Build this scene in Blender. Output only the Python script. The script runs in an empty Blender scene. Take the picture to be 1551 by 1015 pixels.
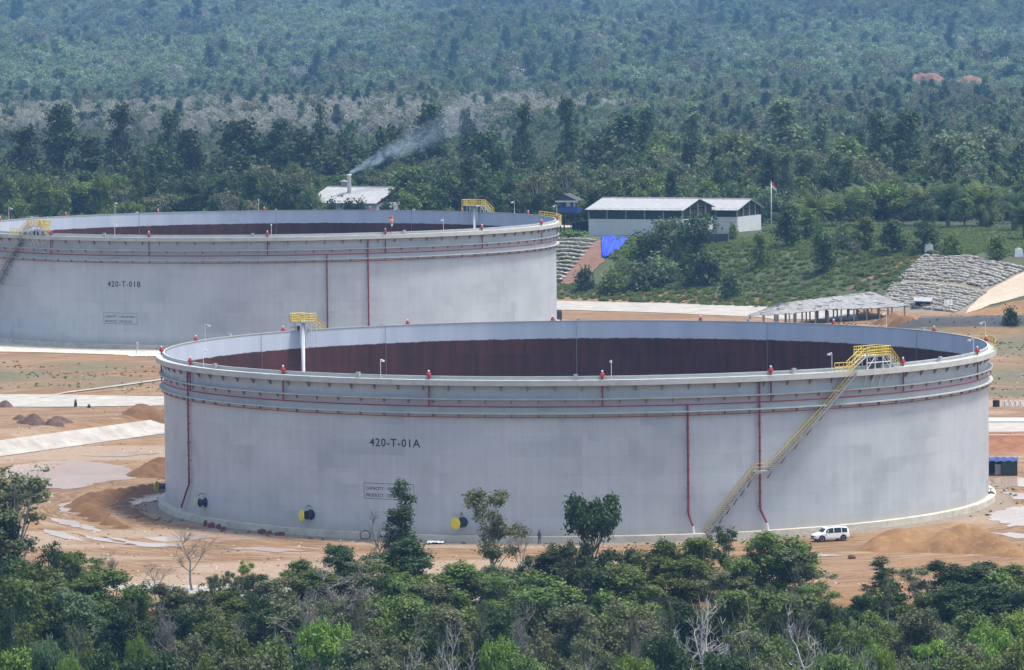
import bpy, math, random
import numpy as np
from mathutils import Vector, Matrix

SC = bpy.context.scene
COL = SC.collection
R_ = math.radians
# ------------------------------------------------------------------ camera
CAM_F, CAM_H, CAM_PITCH, CAM_ROLL = 7416.8, 63.914, 0.0652277, -0.0097054   # focal length in pixels of the 1551 px wide photo
cd = bpy.data.cameras.new('camera')
cam = bpy.data.objects.new('camera', cd)
COL.objects.link(cam)
cd.sensor_width = 36.0
cd.lens = CAM_F / 1551.0 * 36.0
cd.clip_start, cd.clip_end = 1.0, 14000.0
cp_, sp_ = math.cos(CAM_PITCH), math.sin(CAM_PITCH)
fw = np.array([0, cp_, -sp_]); r0 = np.array([1.0, 0, 0]); u0 = np.array([0, sp_, cp_])
cr_, sr_ = math.cos(CAM_ROLL), math.sin(CAM_ROLL)
rt = cr_ * r0 + sr_ * u0
up = -sr_ * r0 + cr_ * u0
EYE = np.array([0, 0, CAM_H])
cam.matrix_world = Matrix(((rt[0], up[0], -fw[0], 0), (rt[1], up[1], -fw[1], 0), (rt[2], up[2], -fw[2], CAM_H), (0, 0, 0, 1)))
SC.camera = cam
# ------------------------------------------------------------------ sky, sun, exposure
SUN_EL, SUN_AZ = R_(71), (0.98, 0.02)       # sun high, over the right-hand side and a little beyond
w = bpy.data.worlds.new('World'); SC.world = w; w.use_nodes = True
nt = w.node_tree; nt.nodes.clear()
sky = nt.nodes.new('ShaderNodeTexSky'); sky.sky_type = 'NISHITA'; sky.sun_disc = False
sky.sun_elevation = SUN_EL
sky.sun_rotation = math.atan2(SUN_AZ[0], SUN_AZ[1])
sky.air_density = 1.0; sky.dust_density = 3.5; sky.ozone_density = 1.0
bg = nt.nodes.new('ShaderNodeBackground'); bg.inputs[1].default_value = 0.14
wo = nt.nodes.new('ShaderNodeOutputWorld')
nt.links.new(sky.outputs[0], bg.inputs[0]); nt.links.new(bg.outputs[0], wo.inputs[0])
sl = bpy.data.lights.new('sun', 'SUN'); sl.energy = 2.2; sl.angle = R_(9); sl.color = (1.0, 0.955, 0.89)
so = bpy.data.objects.new('sun', sl); COL.objects.link(so)
ah = math.hypot(*SUN_AZ)
sdir = Vector((SUN_AZ[0] / ah * math.cos(SUN_EL), SUN_AZ[1] / ah * math.cos(SUN_EL), math.sin(SUN_EL)))
so.rotation_euler = sdir.to_track_quat('Z', 'Y').to_euler(); so.location = (0, 600, 400)
SC.view_settings.view_transform = 'Standard'; SC.view_settings.look = 'None'
SC.view_settings.gamma = 1.0
SC.view_settings.exposure = 0.93
SC.cycles.max_bounces = 6; SC.cycles.transparent_max_bounces = 8; SC.cycles.volume_bounces = 1
SC.cycles.use_denoising = True

# ------------------------------------------------------------------ photo pixel <-> world
def ray(px, py):
    return fw + rt * (px - 775.5) / CAM_F - up * (py - 507.5) / CAM_F
def at_z(px, py, z):
    d = ray(px, py); t = (z - CAM_H) / d[2]
    return EYE + d * t
def at_y(px, py, y):
    d = ray(px, py)
    return EYE + d * (y / d[1])
def proj(P):
    d = np.asarray(P, float) - EYE; z = d @ fw
    return 775.5 + CAM_F * (d @ rt) / z, 507.5 - CAM_F * (d @ up) / z
def ss(a, b, v):
    t = np.clip((v - a) / (b - a), 0, 1); return t * t * (3 - 2 * t)

A_C = (8.474, 653.82); B_C = (-46.458, 927.09); B_Z = 5.655; TR, TH = 55.0, 19.638
L1a, L1b = at_z(0, 692, -0.8)[:2], at_z(250, 657, -0.8)[:2]
_d = (L1b - L1a) / np.hypot(*(L1b - L1a)); L1n = np.array([-_d[1], _d[0]])
def s_bank(x, y): return (x - L1a[0]) * L1n[0] + (y - L1a[1]) * L1n[1]
def s_emb(x, y): return (x - 10) * 0.69 + (y - 1015) * 0.72
def gz(x, y):
    x = np.asarray(x, float); y = np.asarray(y, float)
    z = -0.8 - 9.5 * ss(553, 496, y)
    hl = 2.8 * ss(0, 6.5, s_bank(x, y)) + 2.8 * ss(798, 846, y)
    hr = 1.9 * ss(716, 729, y) + 3.7 * ss(800, 890, y) + 2.6 * ss(893, 901, y) * ss(917, 908, y) * ss(66, 76, x)
    wr = ss(25, 60, x)
    z = z + hl * (1 - wr) + hr * wr
    z = z + 10.2 * ss(0, 45, s_emb(x, y))
    t = np.clip((y - 2750) / 400, 0, 1)
    hill = np.where(y < 3150, 0.035 * 200 * t * t, 0.035 * (y - 2950))
    und = np.sin(x * 0.011 + 1.3) * np.sin(y * 0.0057 + 0.4 + x * 0.003) + 0.6 * np.sin(x * 0.023 + y * 0.013)
    return z + hill + und * (1.6 * ss(1180, 1500, y) + 7.0 * ss(2950, 3500, y))
def gzs(x, y): return float(gz(x, y))
def ground_hit(px, py):
    d = ray(px, py); lo = 420.0
    y = 420.0
    while y < 6000:
        y += 2.5 + 0.002 * (y - 420); P = EYE + d * (y / d[1])
        if P[2] <= gzs(P[0], P[1]): break
        lo = y
    hi = y
    for _ in range(14):
        m = (lo + hi) / 2; P = EYE + d * (m / d[1])
        if P[2] <= gzs(P[0], P[1]): hi = m
        else: lo = m
    P = EYE + d * (hi / d[1]); return np.array([P[0], P[1], gzs(P[0], P[1])])

# ------------------------------------------------------------------ object helpers
def tag(o, label=None, cat=None, group=None, kind=None):
    for k, v in (('label', label), ('category', cat), ('group', group), ('kind', kind)):
        if v: o[k] = v
    return o
def link(name, data, parent=None):
    o = bpy.data.objects.new(name, data); COL.objects.link(o)
    if parent is not None: o.parent = parent
    return o
def empty(name, loc, rz=0.0, scale=None, label=None, cat=None, group=None):
    o = bpy.data.objects.new(name, None); COL.objects.link(o)
    o.empty_display_size = 0.5
    o.location = loc; o.rotation_euler = (0, 0, rz)
    if scale: o.scale = scale
    return tag(o, label, cat, group)
def np_mesh(name, V, F, mat=None, smooth=False, tint=None):
    me = bpy.data.meshes.new(name)
    V = np.asarray(V, np.float32); F = np.asarray(F, np.int32)
    k = F.shape[1]
    me.vertices.add(len(V)); me.vertices.foreach_set('co', V.ravel())
    me.loops.add(F.size); me.loops.foreach_set('vertex_index', F.ravel())
    me.polygons.add(len(F)); me.polygons.foreach_set('loop_start', np.arange(0, F.size, k, dtype=np.int32))
    me.polygons.foreach_set('loop_total', np.full(len(F), k, np.int32))
    if smooth: me.polygons.foreach_set('use_smooth', np.ones(len(F), bool))
    if tint is not None:
        a = me.attributes.new('tint', 'FLOAT', 'FACE'); a.data.foreach_set('value', np.asarray(tint, np.float32))
    me.update(calc_edges=True)
    if mat: me.materials.append(mat)
    return me

class MB:
    def __init__(s): s.v = []; s.f = []; s.m = []; s.mi = 0
    def add(s, vs, fs):
        b = len(s.v); s.v += [tuple(map(float, v)) for v in vs]
        for f in fs: s.f.append(tuple(b + i for i in f)); s.m.append(s.mi)
    def box(s, c, size, rz=0.0, M=None):
        hx, hy, hz = size[0] / 2, size[1] / 2, size[2] / 2
        vs = [(sx * hx, sy * hy, sz * hz) for sz in (-1, 1) for sy in (-1, 1) for sx in (-1, 1)]
        ca, sa = math.cos(rz), math.sin(rz)
        if M is not None: vs = [tuple(M @ Vector(v)) for v in vs]
        else: vs = [(x * ca - y * sa, x * sa + y * ca, z) for x, y, z in vs]
        s.add([(x + c[0], y + c[1], z + c[2]) for x, y, z in vs],
              [(0, 2, 3, 1), (4, 5, 7, 6), (0, 1, 5, 4), (2, 6, 7, 3), (0, 4, 6, 2), (1, 3, 7, 5)])
    def hexa(s, p):   # 8 points: bottom 4 ring, top 4 ring
        s.add(p, [(3, 2, 1, 0), (4, 5, 6, 7), (0, 1, 5, 4), (1, 2, 6, 5), (2, 3, 7, 6), (3, 0, 4, 7)])
    def tube(s, pts, r, n=6, cap=True):
        pts = [np.array(p, float) for p in pts]; N = len(pts)
        rs = r if isinstance(r, (list, tuple, np.ndarray)) else [r] * N
        vs = []; prev = None
        for i, p in enumerate(pts):
            t = pts[min(i + 1, N - 1)] - pts[max(i - 1, 0)]; t = t / (np.linalg.norm(t) + 1e-9)
            if prev is None:
                a = np.array([0, 0, 1.0]) if abs(t[2]) < 0.9 else np.array([1.0, 0, 0])
                u = np.cross(t, a)
            else: u = prev - t * (prev @ t)
            u /= np.linalg.norm(u) + 1e-9; prev = u; v = np.cross(t, u)
            for k in range(n):
                a = 2 * math.pi * k / n; vs.append(p + rs[i] * (math.cos(a) * u + math.sin(a) * v))
        fs = [(i * n + k, i * n + (k + 1) % n, (i + 1) * n + (k + 1) % n, (i + 1) * n + k) for i in range(N - 1) for k in range(n)]
        if cap: fs += [tuple(range(n))[::-1], tuple((N - 1) * n + k for k in range(n))]
        s.add(vs, fs)
    def lathe(s, prof, n=16, o=(0, 0, 0), axis=None, cap=True):
        M = Vector(axis).to_track_quat('Z', 'Y').to_matrix() if axis is not None else None
        vs = []
        for r, z in prof:
            for k in range(n):
                a = 2 * math.pi * k / n; p = Vector((r * math.cos(a), r * math.sin(a), z))
                if M is not None: p = M @ p
                vs.append((p.x + o[0], p.y + o[1], p.z + o[2]))
        N = len(prof)
        fs = [(i * n + k, i * n + (k + 1) % n, (i + 1) * n + (k + 1) % n, (i + 1) * n + k) for i in range(N - 1) for k in range(n)]
        if cap: fs += [tuple(range(n))[::-1], tuple((N - 1) * n + k for k in range(n))]
        s.add(vs, fs)
    def grid(s, P):   # P[i][j] points
        n, m = len(P), len(P[0])
        s.add([p for row in P for p in row], [(i * m + j, i * m + j + 1, (i + 1) * m + j + 1, (i + 1) * m + j) for i in range(n - 1) for j in range(m - 1)])
    def build(s, name, mat, parent=None, smooth=False):
        me = bpy.data.meshes.new(name); me.from_pydata(s.v, [], s.f)
        mats = mat if isinstance(mat, (list, tuple)) else [mat]
        for m in mats: me.materials.append(m)
        if len(mats) > 1: me.polygons.foreach_set('material_index', s.m)
        if smooth: me.polygons.foreach_set('use_smooth', [True] * len(me.polygons))
        me.update(); return link(name, me, parent)

# ------------------------------------------------------------------ materials
def new_mat(name):
    m = bpy.data.materials.new(name); m.use_nodes = True; t = m.node_tree; t.nodes.clear()
    out = t.nodes.new('ShaderNodeOutputMaterial'); b = t.nodes.new('ShaderNodeBsdfPrincipled')
    t.links.new(b.outputs[0], out.inputs[0]); return m, t, b, out
def N(t, typ, **k):
    n = t.nodes.new(typ)
    for a, v in k.items():
        if a.startswith('i_'): n.inputs[a[2:].replace('_', ' ')].default_value = v
        else: setattr(n, a, v)
    return n
def mth(t, op, a, b=None, c=None, clamp=False):
    n = t.nodes.new('ShaderNodeMath'); n.operation = op; n.use_clamp = clamp
    for i, v in enumerate((a, b, c)):
        if v is None: continue
        if isinstance(v, (int, float)): n.inputs[i].default_value = v
        else: t.links.new(v, n.inputs[i])
    return n.outputs[0]
def mix(t, fac, a, b, blend='MIX'):
    n = t.nodes.new('ShaderNodeMix'); n.data_type = 'RGBA'; n.blend_type = blend
    for sock, v in ((n.inputs['Factor'], fac), (n.inputs['A'], a), (n.inputs['B'], b)):
        if isinstance(v, (int, float)): sock.default_value = v
        elif isinstance(v, tuple): sock.default_value = (*v[:3], 1)
        else: t.links.new(v, sock)
    # colour sockets are the RGBA ones
    for sock, v in ((n.inputs[6], a), (n.inputs[7], b)):
        if isinstance(v, tuple): sock.default_value = (*v[:3], 1)
        elif not isinstance(v, (int, float)): t.links.new(v, sock)
    return n.outputs[2]
def noise(t, scale, detail=4, vec=None, rough=0.55, dist=0.0):
    n = N(t, 'ShaderNodeTexNoise'); n.inputs['Scale'].default_value = scale; n.inputs['Detail'].default_value = detail
    n.inputs['Roughness'].default_value = rough; n.inputs['Distortion'].default_value = dist
    if vec is not None: t.links.new(vec, n.inputs['Vector'])
    return n.outputs['Fac']
def ramp(t, v, a, b):   # linear remap a..b -> 0..1
    n = N(t, 'ShaderNodeMapRange'); n.inputs[1].default_value = a; n.inputs[2].default_value = b
    t.links.new(v, n.inputs[0]); return n.outputs[0]
def paint(name, col, rough=0.6, var=0.12, scale=0.8, dirt=None, metal=0.0, bump=0.0):
    m, t, b, o = new_mat(name)
    tc = N(t, 'ShaderNodeTexCoord').outputs['Object']
    n1 = noise(t, scale, 5, tc)
    f = ramp(t, n1, 0.3, 0.7)
    c = mix(t, f, tuple(x * (1 - var) for x in col), tuple(min(1, x * (1 + var)) for x in col))
    if dirt: c = mix(t, mth(t, 'MULTIPLY', ramp(t, noise(t, scale * 2.7, 6, tc), 0.52, 0.75), 0.7), c, dirt)
    t.links.new(c, b.inputs['Base Color']); b.inputs['Roughness'].default_value = rough; b.inputs['Metallic'].default_value = metal
    if bump:
        bp = N(t, 'ShaderNodeBump'); bp.inputs['Strength'].default_value = bump; bp.inputs['Distance'].default_value = 0.2
        t.links.new(noise(t, scale * 4, 5, tc), bp.inputs['Height']); t.links.new(bp.outputs[0], b.inputs['Normal'])
    return m
M = {}
M['steel_white'] = paint('white_painted_steel', (0.70, 0.72, 0.71), 0.45, 0.06)
M['steel_grey'] = paint('grey_painted_steel', (0.36, 0.38, 0.39), 0.5, 0.1)
M['walk_grey'] = paint('walkway_grey', (0.45, 0.46, 0.42), 0.6, 0.1, 0.5, (0.34, 0.33, 0.28))
M['bracket'] = paint('shaded_bracket_grey', (0.24, 0.25, 0.255), 0.6, 0.2)  # dark bracket steel, also painted as shade under the walkway and stair
M['steel_dark'] = paint('dark_steel', (0.05, 0.055, 0.06), 0.5, 0.2)
M['red_pipe'] = paint('red_pipe', (0.23, 0.028, 0.042), 0.5, 0.2)
M['red_foam'] = paint('red_foam_chamber', (0.36, 0.015, 0.02), 0.45, 0.15)
M['yellow'] = paint('yellow_rail', (0.60, 0.45, 0.07), 0.5, 0.12)
M['yellow_stair'] = paint('stair_yellow_rail', (0.43, 0.34, 0.10), 0.6, 0.15)  # darker, duller yellow for the spiral stair rails
M['yellow_cover'] = paint('yellow_cover', (0.75, 0.62, 0.03), 0.4, 0.05)
M['navy'] = paint('navy_steel', (0.02, 0.025, 0.05), 0.45, 0.2)
M['letter'] = paint('black_lettering', (0.02, 0.02, 0.022), 0.6, 0.1)
M['letter_grey'] = paint('faded_lettering', (0.10, 0.10, 0.105), 0.6, 0.1)
M['concrete'] = paint('concrete', (0.50, 0.47, 0.39), 0.85, 0.15, 0.4, (0.26, 0.23, 0.15), bump=0.3)
M['concrete_pale'] = paint('pale_concrete', (0.36, 0.34, 0.295), 0.85, 0.2, 0.35, (0.27, 0.20, 0.13), bump=0.4)
M['bark'] = paint('bark_brown', (0.11, 0.09, 0.07), 0.9, 0.3, 2.0)
M['bark_pale'] = paint('bark_pale', (0.34, 0.32, 0.28), 0.85, 0.2, 2.0)
M['twig_white'] = paint('dead_wood_white', (0.40, 0.39, 0.36), 0.85, 0.2, 2.0)
M['twig_grey'] = paint('twig_grey', (0.19, 0.175, 0.155), 0.9, 0.2, 2.0)
M['car_white'] = paint('car_white', (0.78, 0.78, 0.77), 0.22, 0.02)
M['glass_dark'] = paint('dark_glass', (0.015, 0.018, 0.02), 0.08, 0.1)
M['rubber'] = paint('rubber', (0.02, 0.02, 0.02), 0.85, 0.1)
M['rim'] = paint('wheel_rim', (0.35, 0.35, 0.36), 0.35, 0.1, metal=0.6)
M['roof_pale'] = paint('pale_sheet_roof', (0.33, 0.335, 0.32), 0.5, 0.07, 0.25, (0.44, 0.43, 0.40))
M['roof_dark'] = paint('dark_tile_roof', (0.05, 0.045, 0.05), 0.7, 0.2)
M['wall_white'] = paint('white_wall', (0.58, 0.59, 0.58), 0.8, 0.06, 0.3, (0.45, 0.45, 0.42))
M['wall_dark'] = paint('dark_wall_and_shade', (0.028, 0.03, 0.028), 0.8, 0.3, 0.6)  # dark walls, and painted shade inside the open shed tops
M['blue_paint'] = paint('blue_paint', (0.02, 0.07, 0.25), 0.5, 0.15)
M['blue_dark'] = paint('dark_blue_paint', (0.012, 0.025, 0.06), 0.5, 0.15)
M['tarp_blue'] = paint('blue_tarpaulin', (0.015, 0.05, 0.55), 0.4, 0.2, 0.7)
M['tarp_dark'] = paint('dark_tarpaulin', (0.015, 0.03, 0.035), 0.5, 0.3, 0.7)
M['tarp_teal'] = paint('teal_tarpaulin', (0.035, 0.05, 0.24), 0.45, 0.4, 0.5, (0.02, 0.16, 0.19))
M['bag'] = paint('sandbag', (0.40, 0.38, 0.325), 0.9, 0.22, 0.5, (0.16, 0.16, 0.11), bump=0.3)
M['roof_old'] = paint('old_grey_roofing', (0.24, 0.24, 0.23), 0.8, 0.3, 0.5, (0.15, 0.15, 0.14))
M['wood'] = paint('weathered_wood', (0.30, 0.27, 0.22), 0.85, 0.2)
M['scrap'] = paint('rusty_scrap', (0.085, 0.045, 0.03), 0.8, 0.5, 1.5)
M['brick'] = paint('red_brown_blocks', (0.15, 0.05, 0.04), 0.85, 0.3, 1.5)
M['fabric_blue'] = paint('blue_work_clothes', (0.05, 0.07, 0.13), 0.9, 0.2)
M['skin'] = paint('skin', (0.25, 0.13, 0.08), 0.6, 0.1)
M['orange'] = paint('orange_cloth', (0.7, 0.13, 0.02), 0.7, 0.1)
M['flag_red'] = paint('flag_red', (0.55, 0.04, 0.03), 0.7, 0.1)
M['flag_white'] = paint('flag_white', (0.7, 0.68, 0.66), 0.7, 0.05)
M['white_sheet'] = paint('white_sheet', (0.75, 0.76, 0.76), 0.6, 0.05)

def soil(name, c1, c2, c3, sc=0.25):
    m, t, b, o = new_mat(name); tc = N(t, 'ShaderNodeTexCoord').outputs['Object']
    c = mix(t, ramp(t, noise(t, sc, 6, tc), 0.35, 0.65), c1, c2)
    c = mix(t, ramp(t, noise(t, sc * 5, 6, tc, 0.7), 0.5, 0.72), c, c3)
    t.links.new(c, b.inputs['Base Color']); b.inputs['Roughness'].default_value = 0.95
    bp = N(t, 'ShaderNodeBump'); bp.inputs['Strength'].default_value = 0.6; bp.inputs['Distance'].default_value = 0.35
    t.links.new(noise(t, 1.3, 8, tc, 0.7), bp.inputs['Height']); t.links.new(bp.outputs[0], b.inputs['Normal'])
    return m
M['soil_heap'] = soil('orange_soil', (0.265, 0.15, 0.06), (0.20, 0.105, 0.042), (0.32, 0.195, 0.09))
M['soil_brown'] = soil('brown_soil', (0.165, 0.082, 0.03), (0.12, 0.056, 0.021), (0.20, 0.11, 0.048))
M['soil_red'] = soil('red_soil', (0.21, 0.115, 0.075), (0.16, 0.082, 0.054), (0.26, 0.165, 0.115))
M['sand'] = soil('pale_sand', (0.50, 0.42, 0.31), (0.44, 0.35, 0.25), (0.55, 0.48, 0.37))
m, t, b, o = new_mat('muddy_water'); M['water'] = m
tc = N(t, 'ShaderNodeTexCoord').outputs['Object']
t.links.new(mix(t, ramp(t, noise(t, 0.12, 3, tc), 0.4, 0.65), (0.46, 0.36, 0.29), (0.40, 0.29, 0.22)), b.inputs['Base Color'])
b.inputs['Roughness'].default_value = 0.12; b.inputs['IOR'].default_value = 1.33
bp = N(t, 'ShaderNodeBump'); bp.inputs['Strength'].default_value = 0.04; bp.inputs['Distance'].default_value = 0.05
t.links.new(noise(t, 3.0, 3, tc), bp.inputs['Height']); t.links.new(bp.outputs[0], b.inputs['Normal'])

def leaf_mat(name, dark, light, transl=0.3):
    m, t, b, o = new_mat(name)
    oi = N(t, 'ShaderNodeObjectInfo').outputs['Random']
    at = N(t, 'ShaderNodeAttribute'); at.attribute_name = 'tint'
    ge = N(t, 'ShaderNodeNewGeometry').outputs['Position']
    big = ramp(t, noise(t, 0.006, 3, ge), 0.38, 0.62)
    f = mth(t, 'MULTIPLY_ADD', at.outputs['Fac'], 0.42, mth(t, 'MULTIPLY_ADD', oi, 0.45, mth(t, 'MULTIPLY', big, 0.25)), clamp=True)
    c = mix(t, f, dark, light)
    hs = N(t, 'ShaderNodeHueSaturation'); t.links.new(c, hs.inputs['Color'])
    t.links.new(mth(t, 'MULTIPLY_ADD', oi, 0.045, 0.478), hs.inputs['Hue'])
    t.links.new(hs.outputs[0], b.inputs['Base Color']); b.inputs['Roughness'].default_value = 0.6
    b.inputs['Specular IOR Level'].default_value = 0.3
    tr = N(t, 'ShaderNodeBsdfTranslucent'); t.links.new(hs.outputs[0], tr.inputs[0])
    mx = N(t, 'ShaderNodeMixShader'); mx.inputs[0].default_value = transl
    t.links.new(b.outputs[0], mx.inputs[1]); t.links.new(tr.outputs[0], mx.inputs[2]); t.links.new(mx.outputs[0], o.inputs[0])
    return m
LM = {'dark': leaf_mat('leaves_dark', (0.017, 0.036, 0.012), (0.070, 0.115, 0.032)),
      'mid': leaf_mat('leaves_mid', (0.048, 0.086, 0.016), (0.175, 0.235, 0.052)),
      'bright': leaf_mat('leaves_bright', (0.095, 0.175, 0.02), (0.25, 0.36, 0.06)),
      'olive': leaf_mat('leaves_olive', (0.070, 0.086, 0.034), (0.195, 0.21, 0.10)),
      'dry': leaf_mat('leaves_dry', (0.20, 0.20, 0.145), (0.40, 0.385, 0.295), 0.2),
      'teal': leaf_mat('leaves_teal', (0.050, 0.092, 0.042), (0.20, 0.275, 0.12)),
      'pale': leaf_mat('leaves_pale', (0.085, 0.135, 0.06), (0.27, 0.345, 0.165)),
      'grass': leaf_mat('leaves_grass', (0.075, 0.125, 0.028), (0.19, 0.245, 0.065))}
LW = {'dark': 'dark green', 'mid': 'mid green', 'bright': 'bright green', 'olive': 'grey olive', 'dry': 'pale dry', 'teal': 'blue green', 'pale': 'pale green'}

# ------------------------------------------------------------------ tank shell paint
def shell_mat(name, c_lo, c_hi, seed):
    m, t, b, o = new_mat(name)
    uv = N(t, 'ShaderNodeUVMap').outputs[0]
    br = N(t, 'ShaderNodeTexBrick'); t.links.new(uv, br.inputs['Vector'])
    br.inputs['Scale'].default_value = 1.0; br.inputs['Brick Width'].default_value = 11.5; br.inputs['Row Height'].default_value = 2.455
    br.inputs['Mortar Size'].default_value = 0.03; br.inputs['Mortar Smooth'].default_value = 0.6
    br.inputs['Color1'].default_value = (0, 0, 0, 1); br.inputs['Color2'].default_value = (1, 1, 1, 1); br.inputs['Mortar'].default_value = (0.35, 0.35, 0.35, 1)
    mp = N(t, 'ShaderNodeMapping'); mp.inputs['Location'].default_value = (seed, seed * 3, 0); t.links.new(uv, mp.inputs[0])
    cloud = noise(t, 0.09, 4, mp.outputs[0])
    mp2 = N(t, 'ShaderNodeMapping'); mp2.inputs['Scale'].default_value = (1.2, 0.05, 1); t.links.new(mp.outputs[0], mp2.inputs[0])
    streak = noise(t, 1.0, 4, mp2.outputs[0], 0.7)
    # roller patches: second, smaller brick grid thresholded by noise
    b2 = N(t, 'ShaderNodeTexBrick'); t.links.new(mp.outputs[0], b2.inputs['Vector'])
    b2.inputs['Scale'].default_value = 1.0; b2.inputs['Brick Width'].default_value = 3.9; b2.inputs['Row Height'].default_value = 1.9; b2.offset = 0.37
    b2.inputs['Mortar Size'].default_value = 0.0
    b2.inputs['Color1'].default_value = (0, 0, 0, 1); b2.inputs['Color2'].default_value = (1, 1, 1, 1)
    p2 = mth(t, 'MULTIPLY', ramp(t, noise(t, 0.13, 3, mp.outputs[0], 0.5, 0.4), 0.48, 0.66), ramp(t, b2.outputs['Color'], 0.3, 0.9))
    f = mth(t, 'ADD', mth(t, 'MULTIPLY', br.outputs['Color'], 0.22), mth(t, 'MULTIPLY', ramp(t, cloud, 0.3, 0.7), 0.55))
    f = mth(t, 'ADD', f, mth(t, 'MULTIPLY', ramp(t, streak, 0.35, 0.7), 0.28))
    f = mth(t, 'SUBTRACT', f, mth(t, 'MULTIPLY', p2, 0.45), clamp=True)
    c = mix(t, f, c_lo, c_hi)
    fine = noise(t, 2.2, 6, uv, 0.75)
    c = mix(t, mth(t, 'MULTIPLY', ramp(t, fine, 0.55, 0.8), 0.35), c, tuple(0.7 * x for x in c_lo))
    mp3 = N(t, 'ShaderNodeMapping'); mp3.inputs['Scale'].default_value = (2.6, 0.07, 1); t.links.new(mp.outputs[0], mp3.inputs[0])
    run = mth(t, 'MULTIPLY', ramp(t, noise(t, 1.0, 3, mp3.outputs[0], 0.6), 0.62, 0.74), ramp(t, noise(t, 0.05, 2, uv), 0.45, 0.6))
    c = mix(t, mth(t, 'MULTIPLY', run, 0.35), c, (0.26, 0.245, 0.22))
    pk = mth(t, 'MULTIPLY', ramp(t, noise(t, 0.16, 3, mp.outputs[0], 0.5, 0.1), 0.58, 0.64), 0.2)
    c = mix(t, pk, c, tuple(0.80 * x for x in c_lo))
    seam = mth(t, 'MULTIPLY', br.outputs['Fac'], mth(t, 'MULTIPLY_ADD', noise(t, 0.3, 3, uv), 0.5, 0.05))
    c = mix(t, seam, c, tuple(0.72 * x for x in c_lo))
    sep0 = N(t, 'ShaderNodeSeparateXYZ'); t.links.new(uv, sep0.inputs[0])
    splash = mth(t, 'MULTIPLY', ramp(t, mth(t, 'ADD', sep0.outputs[1], mth(t, 'MULTIPLY', noise(t, 0.5, 5, uv, 0.7), 1.6)), 2.3, 0.6), 0.5)
    c = mix(t, splash, c, (0.33, 0.27, 0.19))
    # upper band between the stiffeners keeps a pinkish primer tone
    sep = N(t, 'ShaderNodeSeparateXYZ'); t.links.new(uv, sep.inputs[0])
    band = mth(t, 'MULTIPLY', ramp(t, sep.outputs[1], 15.75, 15.95), ramp(t, sep.outputs[1], 16.9, 16.7))
    c = mix(t, mth(t, 'MULTIPLY', band, 0.55), c, (0.40, 0.325, 0.35))
    t.links.new(c, b.inputs['Base Color']); b.inputs['Roughness'].default_value = 0.5
    return m
M['shell_front'] = shell_mat('tank_shell_front', (0.345, 0.385, 0.41), (0.52, 0.56, 0.58), 3.1)
M['shell_rear'] = shell_mat('tank_shell_rear', (0.36, 0.40, 0.42), (0.52, 0.56, 0.575), 17.7)
m, t, b, o = new_mat('tank_inside'); M['inside'] = m
uv = N(t, 'ShaderNodeUVMap').outputs[0]
sep = N(t, 'ShaderNodeSeparateXYZ'); t.links.new(uv, sep.inputs[0])
mp2 = N(t, 'ShaderNodeMapping'); mp2.inputs['Scale'].default_value = (1.0, 0.10, 1); t.links.new(uv, mp2.inputs[0])
st = noise(t, 0.8, 5, mp2.outputs[0], 0.7)
edge = mth(t, 'ADD', sep.outputs[1], mth(t, 'MULTIPLY_ADD', noise(t, 0.9, 6, uv, 0.75), 0.5, -0.25))
rust = mix(t, ramp(t, st, 0.35, 0.7), (0.042, 0.010, 0.007), (0.115, 0.028, 0.017))
br = N(t, 'ShaderNodeTexBrick'); t.links.new(uv, br.inputs['Vector']); br.inputs['Scale'].default_value = 1
br.inputs['Brick Width'].default_value = 11.5; br.inputs['Row Height'].default_value = 2.455; br.inputs['Mortar Size'].default_value = 0.04
br.inputs['Color1'].default_value = (0.8, 0.8, 0.8, 1); br.inputs['Color2'].default_value = (1.15, 1.15, 1.15, 1); br.inputs['Mortar'].default_value = (0.5, 0.5, 0.5, 1)
rust = mix(t, 1.0, rust, br.outputs['Color'], 'MULTIPLY')
grey = mix(t, ramp(t, noise(t, 0.3, 4, mp2.outputs[0]), 0.35, 0.65), (0.47, 0.53, 0.60), (0.56, 0.61, 0.67))
c = mix(t, ramp(t, edge, 17.0, 17.12), rust, grey)
t.links.new(c, b.inputs['Base Color']); b.inputs['Roughness'].default_value = 0.7

# ------------------------------------------------------------------ terrain sheet
def lines(core, step, outer, g):
    a = list(np.arange(core[0], core[1] + 1e-6, step)); s = step; v = core[1]
    while v < outer[1]: s = min(s * g, 45); v += s; a.append(v)
    s = step; v = core[0]
    while v > outer[0]: s = min(s * g, 45); v -= s; a.insert(0, v)
    return np.array(a)
gx = lines((-112, 126), 1.15, (-1300, 1300), 1.12); gy = lines((505, 1075), 1.15, (-250, 6100), 1.05)
GX, GY = np.meshgrid(gx, gy)
rng = np.random.default_rng(5)
def vnoise(x, y, s, seed):
    r = np.random.default_rng(seed).random((64, 64)); x = x / s; y = y / s
    xi = np.floor(x).astype(int); yi = np.floor(y).astype(int); fx = x - xi; fy = y - yi
    fx = fx * fx * (3 - 2 * fx); fy = fy * fy * (3 - 2 * fy); g = lambda a, b: r[a % 64, b % 64]
    return (g(xi, yi) * (1 - fx) + g(xi + 1, yi) * fx) * (1 - fy) + (g(xi, yi + 1) * (1 - fx) + g(xi + 1, yi + 1) * fx) * fy
def fbm(x, y, s, seed): return sum(vnoise(x, y, s / 2 ** k, seed + k) / 2 ** k for k in range(4)) / 1.875
rA = np.hypot(GX - A_C[0], GY - A_C[1]); rB = np.hypot(GX - B_C[0], GY - B_C[1])
GZ = gz(GX, GY)
semb = s_emb(GX, GY)
bump = (fbm(GX, GY, 9, 1) - 0.5)
amp = 0.05 + 0.5 * ss(0, 15, semb) + 2.0 * ss(1300, 1600, GY)
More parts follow.
